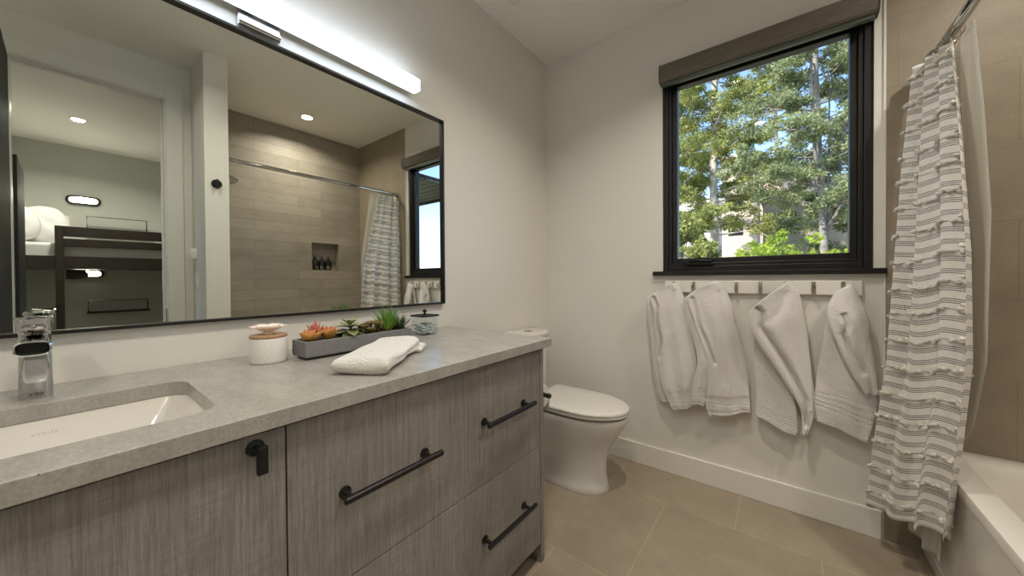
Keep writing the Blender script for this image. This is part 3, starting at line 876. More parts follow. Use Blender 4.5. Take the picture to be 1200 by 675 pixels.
# glass jar
GX, GY = .117, .997
t = thing('glass_jar', 'small square clear glass jar with a black knobbed lid on the counter', 'jar', (GX, GY, CZ), math.radians(2))
bm = B()
def sq(e, z, h=.043): return [(x, y, z) for x, y in rrect(-h+e, h-e, -h+e, h-e, .006, 3)]
loft(bm, [sq(.001, 0), sq(0, .002), sq(0, .080), sq(.003, .080), sq(.003, .008), sq(.006, .006)])
obj('glass_body', bm, M['jarglass'], t)
bm = B(); loft(bm, [sq(-.003, .0805), sq(-.004, .0815), sq(-.004, .0865), sq(-.003, .0875)])
obj('lid', bm, M['black'], t)
bm = B(); lathe(bm, [(.005, .0875), (.004, .095), (.006, .098)], n=14); sphere(bm, (0, 0, .104), .009)
obj('knob', bm, M['black'], t, smooth=True)
bm = B(); rs = random.Random(9)
for i in range(260):
    z = .010+.036*rs.random()**1.1; x = rs.uniform(-.035, .035); y = rs.uniform(-.035, .035); r = rs.uniform(.003, .0055)
    bmesh.ops.create_icosphere(bm, subdivisions=1, radius=r, matrix=Matrix.Translation((GX+x, GY+y, CZ+z)) @ Matrix.Rotation(rs.uniform(0, 3), 4, (rs.random(), rs.random(), 1)) @ Matrix.Diagonal((1.3, 1, .6, 1)))
tag(obj('bath_crystals', bm, plain('clear_crystals', (222, 226, 226), .2)), 'pale clear crystals half filling the square glass jar', 'crystals', kind='stuff')

# ------------------------------------------------------------------ toilet
t = thing('toilet', 'white skirted toilet with closed lid in the corner beside the vanity', 'toilet', (0, 1.81, 0))
def egg(tip, hw, back, z, n=44, sq=.62, bsq=5):
    """plan outline: rounded nose at x=tip, straight sides, squared back"""
    out = []
    xc = back+(tip-back)*sq; a = tip-xc
    for k in range(n):
        th = -PI/2+PI*k/(n-1)
        out.append((xc+a*math.cos(th), hw*math.sin(th), z))
    for x, y in ((back+.03, hw), (back+.008, hw*.93), (back, hw*.8), (back, 0), (back, -hw*.8), (back+.008, -hw*.93), (back+.03, -hw)):
        out.append((x, y, z))
    return out
bm = B()
loft(bm, [egg(.640, .126, .02, 0, sq=.68), egg(.643, .128, .02, .006, sq=.68), egg(.632, .122, .02, .03, sq=.68), egg(.624, .118, .02, .10, sq=.67), egg(.628, .122, .02, .17, sq=.66), egg(.648, .136, .02, .235, sq=.64),
          egg(.683, .156, .02, .295, sq=.62), egg(.716, .172, .02, .345, sq=.60), egg(.736, .182, .02, .385, sq=.585), egg(.742, .185, .02, .412, sq=.58), egg(.738, .182, .025, .420, sq=.58)])
obj('bowl', bm, M['porcelain'], t, smooth=True, auto=60)
bm = B()
loft(bm, [egg(.728, .175, .22, .4195, sq=.5), egg(.728, .175, .22, .4302, sq=.5)])
obj('gap_shade', bm, plain('painted_gap_shade', (34, 28, 22), .6), t)  # dark filler painted as the shade between bowl and seat
bm = B()
loft(bm, [egg(.742, .186, .215, .4303, sq=.52), egg(.748, .190, .212, .434, sq=.52), egg(.749, .191, .212, .444, sq=.52), egg(.744, .187, .215, .4475, sq=.52)])
obj('seat', bm, M['porcelain'], t, smooth=True, auto=50)
bm = B()
loft(bm, [egg(.744, .187, .215, .4478, sq=.52), egg(.750, .192, .21, .451, sq=.52), egg(.750, .192, .21, .460, sq=.52), egg(.745, .188, .213, .4655, sq=.52), egg(.728, .172, .225, .4690, sq=.52), egg(.60, .09, .32, .4715, sq=.52)])
obj('lid', bm, M['porcelain'], t, smooth=True, auto=60)
def dshape(xf, hw, z, b=.012, n=20):
    out = []
    for k in range(n+1):
        s = -1+2*k/n
        out.append((b+(xf-b)*(1-.42*abs(s)**2.6), hw*s, z))
    out += [(b, hw, z), (b, -hw, z)]
    return out
bm = B()
loft(bm, [dshape(.185, .165, .419), dshape(.19, .175, .45), dshape(.198, .184, .60), dshape(.202, .188, .79)])
obj('tank', bm, M['porcelain'], t, smooth=True, auto=45)
bm = B()
loft(bm, [dshape(.206, .191, .7905), dshape(.212, .196, .795), dshape(.213, .197, .815), dshape(.208, .192, .823), dshape(.195, .18, .826)])
obj('tank_lid', bm, M['porcelain'], t, smooth=True, auto=55)
bm = B(); lathe(bm, [(.026, .825), (.026, .829), (.022, .831), (.001, .8312)], (.11, 0, 0), 28)
obj('flush_button', bm, M['chrome'], t, smooth=True, auto=40)

# toilet paper holder on the side of the cabinet
t = thing('paper_holder', 'black toilet paper holder fixed to the end of the vanity', 'holder', (.55, 1.206, .66))
bm = B(); lathe(bm, [(.022, 0), (.022, .005), (.008, .007), (.008, .058)], (-.13, 0, 0), 20, 'y')
tube(bm, [(-.13, .058, 0), (.052, .058, 0)], .0085, 12)
lathe(bm, [(.0095, .044), (.0105, .047), (.0105, .060), (.009, .062)], (0, .058, 0), 16, 'x')
obj('arm', bm, M['black'], t, smooth=True, auto=40)
bm = B()
prof = [(.019, -.10), (.046, -.10), (.048, -.097), (.048, .025), (.046, .028), (.019, .028)]
lathe(bm, prof+[(.018, .02), (.018, -.09)], (0, 0, 0), 40, 'x', cap=False)
loft(bm, [[(x, y, z) for y, z in ((.0465, 0), (.0475, -.03), (.0475, -.080), (.0460, -.080), (.0460, -.03), (.045, 0))] for x in (-.098, .026)])
o = obj('toilet_paper_roll', bm, plain('toilet_paper', (228, 224, 216), .9, noise=.02, bmp=.3, bscale=300), smooth=True, auto=40)
o.location = (.55, 1.264, .66)
o.location.z = .652
tag(o, 'white toilet paper roll on the black holder beside the vanity', 'toilet paper')

# ------------------------------------------------------------------ bathtub
TZ = .458
t = thing('bathtub', 'white alcove bathtub behind the shower curtain', 'bathtub', ((TUBX+XF)/2, (YS1+D)/2, 0))
hx = (XF-.001-TUBX)/2; hy = (D-.006-YS1)/2
def tr(x0, x1, e, z, r): return [(x, y, z) for x, y in rrect(-hx+x0, hx-x1, -hy+e, hy-e, r, 8)]
bm = B()
loft(bm, [tr(0, 0, 0, TZ-.034, .006), tr(0, 0, 0, TZ-.006, .006), tr(.002, .001, .001, TZ-.001, .006), tr(.006, .002, .003, TZ, .008),
          tr(.074, .05, .098, TZ, .05), tr(.082, .055, .104, TZ-.005, .05), tr(.09, .06, .115, TZ-.03, .06), tr(.105, .075, .16, TZ-.20, .08), tr(.13, .10, .22, TZ-.33, .09), tr(.2, .17, .32, TZ-.365, .09)], True, False, True)
obj('basin', bm, M['tub'], t, smooth=True, auto=50)
bm = B()
box(bm, -hx+.004, -hx+.018, -hy, hy, .0, TZ-.03)
box(bm, -hx, -hx+.006, -hy, hy, .0, .055); box(bm, -hx, -hx+.006, -hy, -hy+.05, .055, TZ-.034); box(bm, -hx, -hx+.006, hy-.05, hy, .055, TZ-.034)
obj('apron', bm, plain('glossy_white_apron', (226, 221, 210), .12, coat=.6, noise=.01), t, bevel=.003)
obj('tub_end', box(B(), -hx+.018, hx, -hy, hy, .0, .07), M['tub'], t)

# ------------------------------------------------------------------ curtain rod, rings, curtain, liner
RX, RZ = 1.885, 2.062
t = thing('curtain_rod', 'polished chrome shower curtain rod spanning the tub alcove', 'curtain rod', (RX, 1.47, RZ))
bm = B(); tube(bm, [(0, YS1-1.47+.002, 0), (0, D-.006-1.47, 0)], .0165, 20)
obj('rod', bm, M['chrome'], t, smooth=True, auto=40)
for s, yy in ((1, YS1-1.47+.001), (-1, D-.005-1.47)):
    bm = B(); lathe(bm, [(.029, yy), (.028, yy+s*.006), (.020, yy+s*.012), (.019, yy+s*.03)], n=24, ax='y')
    obj('flange', bm, M['chrome'], t, smooth=True, auto=40)

# plan curves of the cloth: u=0 near end (towards camera), u=1 at the window wall
def curtain_grid(levels, length, folds, nu=260, nv=150, zt=None, zb=None, amp_t=.02, amp_b=.035, ph=0, seed=0, bow=0):
    rs = random.Random(seed); nf = int(folds*2)+3; j = [rs.uniform(-.35, .35) for _ in range(nf)]; ja = [rs.uniform(.65, 1.25) for _ in range(nf)]
    P = np.zeros((nv+1, nu+1, 3))
    lv = np.array(levels, float)      # v, xn, yn, xw, yw
    L = interp(lv, nv+1) if False else np.array([[np.interp(v, lv[:, 0], lv[:, c]) for c in range(5)] for v in np.linspace(0, 1, nv+1)])
    for i in range(nv+1):
        v = i/nv; _, xn, yn, xw, yw = L[i]
        a = amp_t+(amp_b-amp_t)*v
        dx, dy = xw-xn, yw-yn; l = math.hypot(dx, dy); nx, ny = -dy/l, dx/l      # normal pointing to -x
        if nx > 0: nx, ny = -nx, -ny
        for k in range(nu+1):
            u = k/nu; q = u*folds
            f = q*2; b = int(min(f, nf-2)); w_ = j[b]*(1-(f-b))+j[b+1]*(f-b); am = ja[b]*(1-(f-b))+ja[b+1]*(f-b)
            s = math.sin(2*PI*q+ph+w_+.5*math.sin(v*2.5+q))
            s = math.copysign(abs(s)**.75, s)
            off = a*s*am+bow*math.sin(PI*u)*v
            along = .12*a*math.sin(4*PI*q+2*ph)*1.5
            x = xn+dx*u+nx*off+dx/l*along; y = yn+dy*u+ny*off+dy/l*along
            z = zt(u)+(zb(u)-zt(u))*v
            P[i, k] = (x, y, z)
    return P
def grid_obj(name, P, mat, parent, ulen, vlen, thick):
    nv, nu = P.shape[0]-1, P.shape[1]-1
    verts = P.reshape(-1, 3).tolist()
    faces = [(i*(nu+1)+k, i*(nu+1)+k+1, (i+1)*(nu+1)+k+1, (i+1)*(nu+1)+k) for i in range(nv) for k in range(nu)]
    o = obj(name, (verts, [], faces), mat, parent, smooth=True)
    uv = o.data.uv_layers.new(name='UVMap'); dat = []
    for i in range(nv):
        for k in range(nu):
            for (a, b) in ((i, k), (i, k+1), (i+1, k+1), (i+1, k)): dat += [ulen*b/nu, vlen*a/nv]
    uv.data.foreach_set('uv', dat)
    md = o.modifiers.new('solid', 'SOLIDIFY'); md.thickness = thick; md.offset = 0
    return o
t = thing('shower_curtain', 'white shower curtain with dashed dark stripes and rows of tufts', 'curtain', (1.85, 2.08, .2))
off = Matrix.Translation((-1.85, -2.08, -.2))
lv = [(0, 1.884, 1.985, 1.812, 2.165), (.22, 1.884, 1.885, 1.780, 2.15), (.45, 1.882, 1.80, 1.760, 2.145), (.66, 1.878, 1.765, 1.742, 2.14), (.82, 1.862, 1.77, 1.712, 2.135), (1, 1.842, 1.785, 1.684, 2.13)]
CP = curtain_grid(lv, 1.8, 3.5, zt=lambda u: 2.022-.012*u, zb=lambda u: .285-.11*u+.012*math.sin(u*31), amp_t=.014, amp_b=.036, ph=1.3, seed=4)
CV = 1.83
o = grid_obj('cloth', CP, M['curtain'], t, 2.0, CV, .0014); o.data.transform(off)
# tuft rows: little yarn bundles on the room side of the cloth, one child per row
M['yarn'] = m_fabric('white_tuft_yarn', (230, 225, 214), 300, .003, .8)
rs = random.Random(31)
row = 0; vv = .0535
nV, nU = CP.shape[0]-1, CP.shape[1]-1
while vv < CV-.01:
    i = int(round(vv/CV*nV)); bm = B()
    k = 8
    while k < nU-3:
        kk = k+rs.randint(-1, 1)
        if rs.random() < .60:
            p = Vector(CP[i, kk]); tx = (Vector(CP[i, min(nU, kk+2)])-Vector(CP[i, kk-2])).normalized()
            nrm = tx.cross(Vector((0, 0, 1))); 
            if nrm.x > 0: nrm = -nrm
            for q in range(rs.randint(2, 3)):
                c = p+nrm*(.006+rs.uniform(0, .004))+tx*rs.uniform(-.006, .006)+Vector((0, 0, rs.uniform(-.004, .003)))
                R = Matrix((tx, nrm, tx.cross(nrm))).transposed().to_4x4()
                bmesh.ops.create_icosphere(bm, subdivisions=2, radius=1, matrix=Matrix.Translation(c) @ R @ Matrix.Diagonal((rs.uniform(.006, .010), rs.uniform(.005, .008), rs.uniform(.004, .0068), 1)))
        k += rs.choice((4, 4, 5, 6, 9))
    strand = []
    for kk in range(4, nU-1, 2):
        p = Vector(CP[i, kk]); tx = Vector(CP[i, kk+1])-Vector(CP[i, kk-1]); nn = tx.cross(Vector((0, 0, 1))).normalized(); nn = -nn if nn.x > 0 else nn
        strand.append(p+nn*.003)
    tube(bm, strand, .0010, 5)
    for vtx in bm.verts: vtx.co += Vector((rs.gauss(0, .0009), rs.gauss(0, .0009), rs.gauss(0, .0009)))
    o = obj('tuft_row', bm, M['yarn'], t, smooth=True); o.data.transform(off)
    vv += .107; row += 1
# rings
for i in range(12):
    u = (i+.5)/12
    e = Vector((1.884, 1.99+.165*u, 2.022-.01*u))
    bm = B(); pts = []
    for k in range(15):
        a = PI*2*k/14
        pts.append((.0215*math.sin(a), .0, .026*math.cos(a)))
    tube(bm, pts, .0011, 6)
    o = obj('curtain_ring', bm, M['nickel'] if i else M['nickel'], smooth=True)
    o.location = (RX, 1.987+.178*u, RZ-.0115); o.rotation_euler = (0, 0, rs.uniform(-.35, .35))
    tag(o, 'small metal ring carrying the striped shower curtain on the rod', 'ring', 'curtain rings gathered at the window end of the rod')
# liner
lv = [(0, 1.905, 1.90, 1.90, 2.18), (.15, 1.915, 1.86, 1.89, 2.18), (.35, 1.917, 1.80, 1.88, 2.17), (.6, 1.912, 1.80, 1.86, 2.16), (.72, 1.90, 1.85, 1.845, 2.15), (.80, 1.853, 1.90, 1.815, 2.14), (1, 1.850, 1.945, 1.785, 2.12)]
LP = curtain_grid(lv, 1.8, 3, nu=120, nv=110, zt=lambda u: 2.03-.01*u, zb=lambda u: .115+.10*max(0, u-.45)**1.2, amp_t=.006, amp_b=.012, ph=.4, seed=9)
LP[:, :, 0] = np.where(LP[:, :, 2] < TZ+.02, np.minimum(LP[:, :, 0], TUBX-.004), LP[:, :, 0])
o = grid_obj('curtain_liner', LP, M['liner'], None, 1, 1.8, .0006)
tag(o, 'translucent plain liner hanging behind the striped shower curtain', 'liner')

# ------------------------------------------------------------------ shower fittings
t = thing('shower_sprayer', 'chrome shower head on the short wall of the tub alcove', 'shower head', (2.16, YS1, 2.03))
bm = B(); lathe(bm, [(.026, .001), (.026, .006), (.012, .01)], n=20, ax='y'); tube(bm, [(0, .005, 0), (0, .06, .005), (0, .10, -.025)], .008, 12)
obj('arm', bm, M['chrome'], t, smooth=True, auto=40)
bm = B(); lathe(bm, [(.010, .0), (.016, -.02), (.038, -.05), (.040, -.06), (.036, -.062)], (0, 0, 0), 26)
bm.transform(Matrix.Translation((0, .10, -.02)) @ Matrix.Rotation(math.radians(35), 4, 'X'))
obj('head', bm, M['chrome'], t, smooth=True, auto=40)
t = thing('robe_hook', 'round black robe hook on the narrow white wall end', 'hook', (XS, .668, 1.842))
bm = B(); lathe(bm, [(.030, 0), (.030, -.006), (.028, -.008)], n=28, ax='x')
obj('rosette', bm, M['black'], t, smooth=True, auto=40)
bm = B(); box(bm, -.030, -.007, -.0055, .0055, -.036, .030)
obj('prong', bm, M['black'], t, bevel=.003)

# soap bottles in the niche
M['bottle'] = plain('dark_bottle', (20, 18, 18), .3, noise=.05)
M['label'] = plain('grey_bottle_label', (104, 104, 102), .6, noise=.1)
def bottle():
    r = thing('soap_bottle', 'black pump bottle', 'bottle', (0, 0, 0), 0, 'pump bottles in the shower niche')
    bm = B(); lathe(bm, [(.028, 0), (.031, .003), (.031, .088), (.026, .10), (.012, .108), (.012, .114)], n=28)
    obj('body', bm, M['bottle'], r, smooth=True, auto=40)
    bm = B(); lathe(bm, [(.0135, .113), (.0135, .128), (.005, .129), (.005, .150), (.009, .151), (.009, .158)], n=16)
    box(bm, -.034, .0, -.005, .005, .150, .157)
    obj('pump', bm, M['bottle'], r, smooth=True, auto=40)
    bm = B(); rings = []
    for z in (.012, .044):
        rings.append([(.0316*math.cos(a), .0316*math.sin(a), z) for a in np.linspace(PI-.5, PI+.5, 9)]+[(.0305*math.cos(a), .0305*math.sin(a), z) for a in np.linspace(PI+.5, PI-.5, 9)])
    loft(bm, rings)
    obj('label', bm, M['label'], r)
    return r
b0 = bottle()
for i, (yy, nm) in enumerate(((1.706, 'left'), (1.779, 'middle'), (1.850, 'right'))):
    if i == 0: b = b0
    else:
        b = b0.copy(); link(b)
        for c in list(b0.children):
            cc = c.copy(); link(cc); cc.parent = b
    b.location = (2.715, yy, NZ0+.0005); b.rotation_euler = (0, 0, -.5 if i == 0 else .5)
    b['label'] = ('black pump bottle in the shower niche, ' + ('farthest from the striped curtain', 'middle one of the three', 'nearest the striped curtain')[i])

# ------------------------------------------------------------------ ceiling lights
M['lamp'] = emis('lit_downlight', (255, 236, 214), 5)
def downlight(x, y, label, power, col=(1, .86, .70), z=H, spread=150):
    t = thing('downlight', label, 'light', (x, y, z), group='recessed ceiling downlights')
    bm = B(); lathe(bm, [(.062, 0), (.062, -.003), (.048, -.006), (.044, -.001)], n=36, cap=False)
    obj('trim_ring', bm, M['trim'], t, smooth=True, auto=30)
    bm = B(); lathe(bm, [(.0455, -.0012), (.0455, -.0022)], n=30)
    obj('lens', bm, M['lamp'], t)
    L = bpy.data.lights.new('downlight_lamp', 'AREA'); L.shape = 'DISK'; L.size = .085; L.energy = power; L.color = col; L.spread = math.radians(spread)
    lo = link(bpy.data.objects.new('downlight_lamp', L)); lo.parent = t; lo.location = (0, 0, -.012)
    return t
downlight(2.27, 1.465, 'recessed ceiling downlight over the bathtub', 10, (1, .92, .82))
downlight(1.20, .15, 'added unseen ceiling downlight by the vanity, for general room light', 7, (1, .92, .80))  # out-of-view fitting, added for general room light
downlight(1.08, 1.22, 'added unseen ceiling downlight before the window, to lift the window wall', 7.5, (1, .92, .80), spread=132)  # added out of view to lift the window wall and ceiling
downlight(1.30, -.85, 'added unseen ceiling downlight behind the viewer, to light the door wall', 7, (1, .93, .82), spread=130)  # added behind the camera to brighten the door wall
t = thing('ceiling_cover', 'small round white cover plate on the ceiling above the toilet', 'cover plate', (.185, 1.58, H))
bm = B(); lathe(bm, [(.045, 0), (.045, -.003), (.03, -.010), (.001, -.011)], n=32)
obj('plate', bm, M['trim'], t, smooth=True, auto=40)

# switch and sensor on the stub wall side
t = thing('light_switch', 'white rocker light switch plate near the door', 'switch', (2.03, YS0, 1.155))
obj('plate', box(B(), -.036, .036, -.006, 0, -.06, .06), M['trim'], t, bevel=.002)
obj('rocker', box(B(), -.017, .017, -.010, -.005, -.033, .033), plain('switch_rocker', (240, 238, 232), .3), t, bevel=.002)
t = thing('wall_sensor', 'small white oval sensor above the light switch', 'sensor', (2.06, YS0, 1.352))
bm = B(); loft(bm, [[(x*s, -d, z*s) for x, z in rrect(-.028, .028, -.048, .048, .026, 6)] for s, d in ((1, 0), (1, .022), (.93, .030), (.75, .034))])
obj('housing', bm, M['trim'], t, smooth=True, auto=50)

# ------------------------------------------------------------------ bedroom seen through the door, in the mirror
BX = 5.2
struct('floor_bedroom', box(B(), 2.82, BX+.1, -1.5, 2.1, -.05, 0), plain('bedroom_oak_floor', (120, 98, 72), .5, noise=.2, nscale=8))
struct('floor_threshold', box(B(), XF+.15, 2.82, -1.5, YS1+.1, -.05, 0), M['trim']) if False else None
struct('wall_bedroom_back', box(B(), BX, BX+.1, -1.5, 2.1, -.05, H), M['bedwall'])
struct('wall_bedroom_left', box(B(), 2.9, BX, -.62, -.52, 0, H), M['bedwall'])
struct('wall_bedroom_right', box(B(), 2.82, BX, 2.0, 2.1, 0, H), M['bedwall'])
# bunk bed
t = thing('bunk_bed', 'dark wooden bunk bed against the bedroom wall, seen in the mirror', 'bunk bed', (4.3, .6, 0))
def bb(bm, x0, x1, y0, y1, z0, z1): return box(bm, x0-4.3, x1-4.3, y0-.6, y1-.6, z0, z1)
obj('side_beam', bb(B(), 4.28, 4.33, -.5, 1.95, 1.285, 1.415), M['wframe'], t, bevel=.003)
bm = B(); bb(bm, 4.28, 4.33, .0, 1.95, 1.612, 1.715); bb(bm, 4.28, 4.33, .0, 1.95, 1.515, 1.592)
obj('guard_rail', bm, M['wframe'], t, bevel=.003)
for y0 in (-.055, 1.89):
    obj('post', bb(B(), 4.275, 4.335, y0, y0+.055, 0, 1.715), M['wframe'], t, bevel=.003)
obj('slat_base', bb(B(), 4.33, 5.18, -.5, 1.95, 1.30, 1.345), M['wframe'], t)
obj('lower_beam', bb(B(), 4.28, 4.33, -.5, 1.95, .25, .42), M['wframe'], t, bevel=.003)
obj('lower_base', bb(B(), 4.33, 5.18, -.5, 1.95, .25, .30), M['wframe'], t)
for nm, z0, lab in (('upper', 1.346, 'white mattress on the upper bunk'), ('lower', .301, 'white mattress on the lower bunk')):
    o = obj('mattress', box(B(), 4.34, 5.15, -.49, 1.94, z0, z0+.20), M['linen'], bevel=.03, seg=3)
    tag(o, lab+', seen in the mirror', 'mattress')
bm = B(); extrude_poly(bm, [(0, 0), (.10, 0), (.13, .015), (.15, .05), (.14, .085), (.11, .09), (.07, .10), (0, .10)], lambda p: (4.42, .01+p[0], 1.285-p[1]), lambda p: (4.46, .01+p[0], 1.285-p[1]))
tag(obj('shelf_bracket', bm, M['wframe'], bevel=.003), 'dark curved wooden bracket under the upper bunk', 'bracket')
def pillow(cx, cy, cz, w_, h_, th, rx, ry, lab):
    n = 18; verts = []; faces = []
    for side in (1, -1):
        for i in range(n+1):
            for k in range(n+1):
                u, v = i/n*2-1, k/n*2-1
                puff = max(0, (1-abs(u)**2.6))*max(0, (1-abs(v)**2.6))
                pin = 1-.10*(u*u*(1-v*v)*0+v*v*u*u)*-1
                verts.append((side*th/2*puff**.5+.006*math.sin(u*7+v*5)*puff, u*w_/2*math.sqrt(1-.42*v*v), v*h_/2*math.sqrt(1-.42*u*u)))
    N = (n+1)**2
    for s in (0, N):
        for i in range(n):
            for k in range(n): faces.append((s+i*(n+1)+k, s+i*(n+1)+k+1, s+(i+1)*(n+1)+k+1, s+(i+1)*(n+1)+k))
    bm = bmesh.new(); vs = [bm.verts.new(v) for v in verts]
    for f in faces: bm.faces.new([vs[i] for i in f])
    bmesh.ops.remove_doubles(bm, verts=bm.verts, dist=.0005)
    o = obj('pillow', bm, M['linen'], smooth=True)
    o.location = (cx, cy, cz); o.rotation_euler = (rx, ry, 0)
    return tag(o, lab, 'pillow', 'pillows on the upper bunk')
pillow(4.78, -.13, 1.752, .36, .42, .20, math.radians(16), .15, 'white pillow leaning on the upper bunk, nearer the guard rail')
pillow(4.62, -.33, 1.742, .38, .38, .18, math.radians(10), .15, 'white pillow farther from the guard rail on the upper bunk')
# sconces
M['sconce'] = emis('lit_sconce_lens', (255, 244, 226), 7)
def sconce(y, z, lab):
    t = thing('wall_sconce', lab, 'light', (BX, y, z), group='oval reading lights over the bunks')
    bm = B(); loft(bm, [[(-d, yy*s, zz*s) for yy, zz in rrect(-.135, .135, -.05, .05, .049, 8)] for s, d in ((1, 0), (1, .03), (.93, .04))])
    obj('housing', bm, M['black'], t, smooth=True, auto=40)
    bm = B(); loft(bm, [[(-d, yy*s, zz*s-.004) for yy, zz in rrect(-.11, .11, -.032, .032, .031, 8)] for s, d in ((1, .036), (1, .046), (.85, .052))])
    obj('lens', bm, M['sconce'], t, smooth=True, auto=40)
    L = bpy.data.lights.new('sconce_lamp', 'AREA'); L.shape = 'ELLIPSE'; L.size = .06; L.size_y = .2; L.energy = 1.6; L.color = (1, .92, .8)
    lo = link(bpy.data.objects.new('sconce_lamp', L)); lo.parent = t; lo.location = (-.056, 0, 0); lo.rotation_euler = (0, PI/2, 0); 
sconce(.150, 2.12, 'lit oval wall light above the upper bunk')
sconce(.165, 1.255, 'lit oval wall light under the upper bunk')
# wire shelves on the wall
def wshelf(y0, y1, z0, h, lab):
    bm = B()
    tube(bm, [(0, y0, z0), (0, y0, z0+h), (0, y1, z0+h), (0, y1, z0)], .006, 6)
    box(bm, -.005, .13, y0-.01, y1+.02, z0-.02, z0)
    o = obj('wire_shelf', bm, M['black']); o.location = (BX-.135, 0, 0)
    tag(o, lab, 'shelf')
wshelf(.17, .655, 1.77, .155, 'thin black wall shelf with a wire rail above the upper bunk')
wshelf(.17, .655, .80, .13, 'thin black wall shelf with a wire rail above the lower bunk')
t = thing('outlet', 'white wall outlet beside the upper bunk pillow', 'outlet', (BX, -.005, 1.865))
obj('plate', box(B(), -.006, 0, -.05, .05, -.06, .06), M['trim'], t, bevel=.002)
bm = B(); [lathe(bm, [(.017, -.0065), (.017, -.008)], (0, 0, z), 16, 'x') for z in (-.022, .022)]
obj('socket', bm, plain('outlet_socket', (190, 190, 184), .5), t)
downlight(4.05, .10, 'recessed ceiling downlight in the bedroom', 20, (1, .94, .84))
# open door leaf in the bedroom, its edge facing the mirror
t = thing('bedroom_door', 'black door leaf standing open inside the bedroom, seen edge on', 'door', (2.80, -.222, 0))
bm = B(); box(bm, 0, .72, -.029, .029, .01, 2.04)
obj('panel', bm, M['doorblk'], t, bevel=.002)
bm = B(); box(bm, -.002, .001, -.012, .012, 1.055, 1.125); box(bm, -.010, .0, -.006, .006, 1.08, 1.10)
obj('latch_plate', bm, M['nickel'], t)
struct('wall_bedroom_front', box(B(), 2.29, 2.40, -1.5, DY0-.4, 0, H), M['bedwall'])
struct('floor_passage', box(B(), 2.30, 2.83, -1.5, YS0-.001, -.049, .001), plain('passage_floor', (120, 98, 72), .5, noise=.1))

# ------------------------------------------------------------------ outdoors
m, nt, p = newmat('pale_ground')
n = nd(nt, 'ShaderNodeTexNoise'); n.inputs['Scale'].default_value = 1.3; n.inputs['Detail'].default_value = 8
nt.links.new(coords(nt), n.inputs[0])
nt.links.new(ramp(nt, n.outputs[0], [(.38, lin((92, 98, 66))), (.56, lin((158, 148, 128)))]), p.inputs['Base Color']); p.inputs['Roughness'].default_value = .95
rows = []
bm = B(); nx, ny = 26, 26; gv = []
for i in range(nx+1):
    for k in range(ny+1):
        x = -26+60*i/nx; y = 2.9+62*k/ny
        z = np.interp(y, [2.9, 6, 10, 13, 20, 30, 65], [-3.2, -2.6, -.6, 1.2, 2.7, 3.4, 4]) - np.interp(x, [-26, 3, 6, 34], [0, 0, 1.6, 3.5])
        gv.append(bm.verts.new((x, y, z+.12*math.sin(x*1.7)+.1*math.sin(y*1.3+x))))
for i in range(nx):
    for k in range(ny): bm.faces.new((gv[i*(ny+1)+k], gv[(i+1)*(ny+1)+k], gv[(i+1)*(ny+1)+k+1], gv[i*(ny+1)+k+1]))
struct('ground', bm, m, smooth=True)
def gz(x, y): return float(np.interp(y, [2.9, 6, 10, 13, 20, 30, 65], [-3.2, -2.6, -.6, 1.2, 2.7, 3.4, 4]) - np.interp(x, [-26, 3, 6, 34], [0, 0, 1.6, 3.5]))

def m_leaf(name, a, b, tr=.35):
    m, nt, p = newmat(name)
    n = nd(nt, 'ShaderNodeTexNoise'); n.inputs['Scale'].default_value = 2.2; n.inputs['Detail'].default_value = 6
    nt.links.new(coords(nt), n.inputs[0])
    c = ramp(nt, n.outputs[0], [(.34, lin(a)), (.66, lin(b))]); nt.links.new(c, p.inputs['Base Color']); p.inputs['Roughness'].default_value = .6
    t_ = nd(nt, 'ShaderNodeBsdfTranslucent'); nt.links.new(c, t_.inputs[0]); mx = nd(nt, 'ShaderNodeMixShader'); mx.inputs[0].default_value = tr
    out = nt.nodes['Material Output']; nt.links.new(p.outputs[0], mx.inputs[1]); nt.links.new(t_.outputs[0], mx.inputs[2]); nt.links.new(mx.outputs[0], out.inputs[0])
    return m
M['needles'] = m_leaf('pine_needles', (112, 124, 64), (184, 188, 112))
M['needles2'] = m_leaf('blue_green_needles', (108, 120, 84), (166, 174, 124))
M['lime'] = m_leaf('lime_leaves', (130, 158, 50), (190, 204, 88), .5)
M['bark'] = plain('pale_bark', (190, 182, 170), .9, noise=.3, nscale=9, bmp=.5, bscale=30, bdist=.02)
M['bark2'] = plain('grey_bark', (132, 126, 118), .9, noise=.35, nscale=12, bmp=.5, bscale=30, bdist=.02)

def cards(centers, radii, per, size, rng, flat=.6, elong=4.2):
    """many small leaf triangles scattered round each centre"""
    C = np.repeat(centers, per, 0); R = np.repeat(radii, per)[:, None]; N = len(C)
    d = rng.normal(size=(N, 3)); d /= np.linalg.norm(d, axis=1)[:, None]
    p = C+d*R*rng.uniform(.15, 1, (N, 1))**.6*np.array([1, 1, flat])
    a = rng.normal(size=(N, 3))+d*.8; a /= np.linalg.norm(a, axis=1)[:, None]
    b = np.cross(a, rng.normal(size=(N, 3))); b /= np.linalg.norm(b, axis=1)[:, None]
    s = size*rng.uniform(.6, 1.4, (N, 1))
    V = np.stack([p-b*s/elong, p+b*s/elong, p+a*s], 1).reshape(-1, 3)
    return V
def tri_obj(name, V, mat, parent):
    n = len(V)//3
    me = bpy.data.meshes.new(name); me.vertices.add(n*3); me.vertices.foreach_set('co', V.astype(np.float32).ravel())
    me.loops.add(n*3); me.loops.foreach_set('vertex_index', np.arange(n*3, dtype=np.int32))
    me.polygons.add(n); me.polygons.foreach_set('loop_start', np.arange(0, n*3, 3, dtype=np.int32))
    me.update(calc_edges=True); me.materials.append(mat)
    o = link(bpy.data.objects.new(name, me)); o.parent = parent
    return o
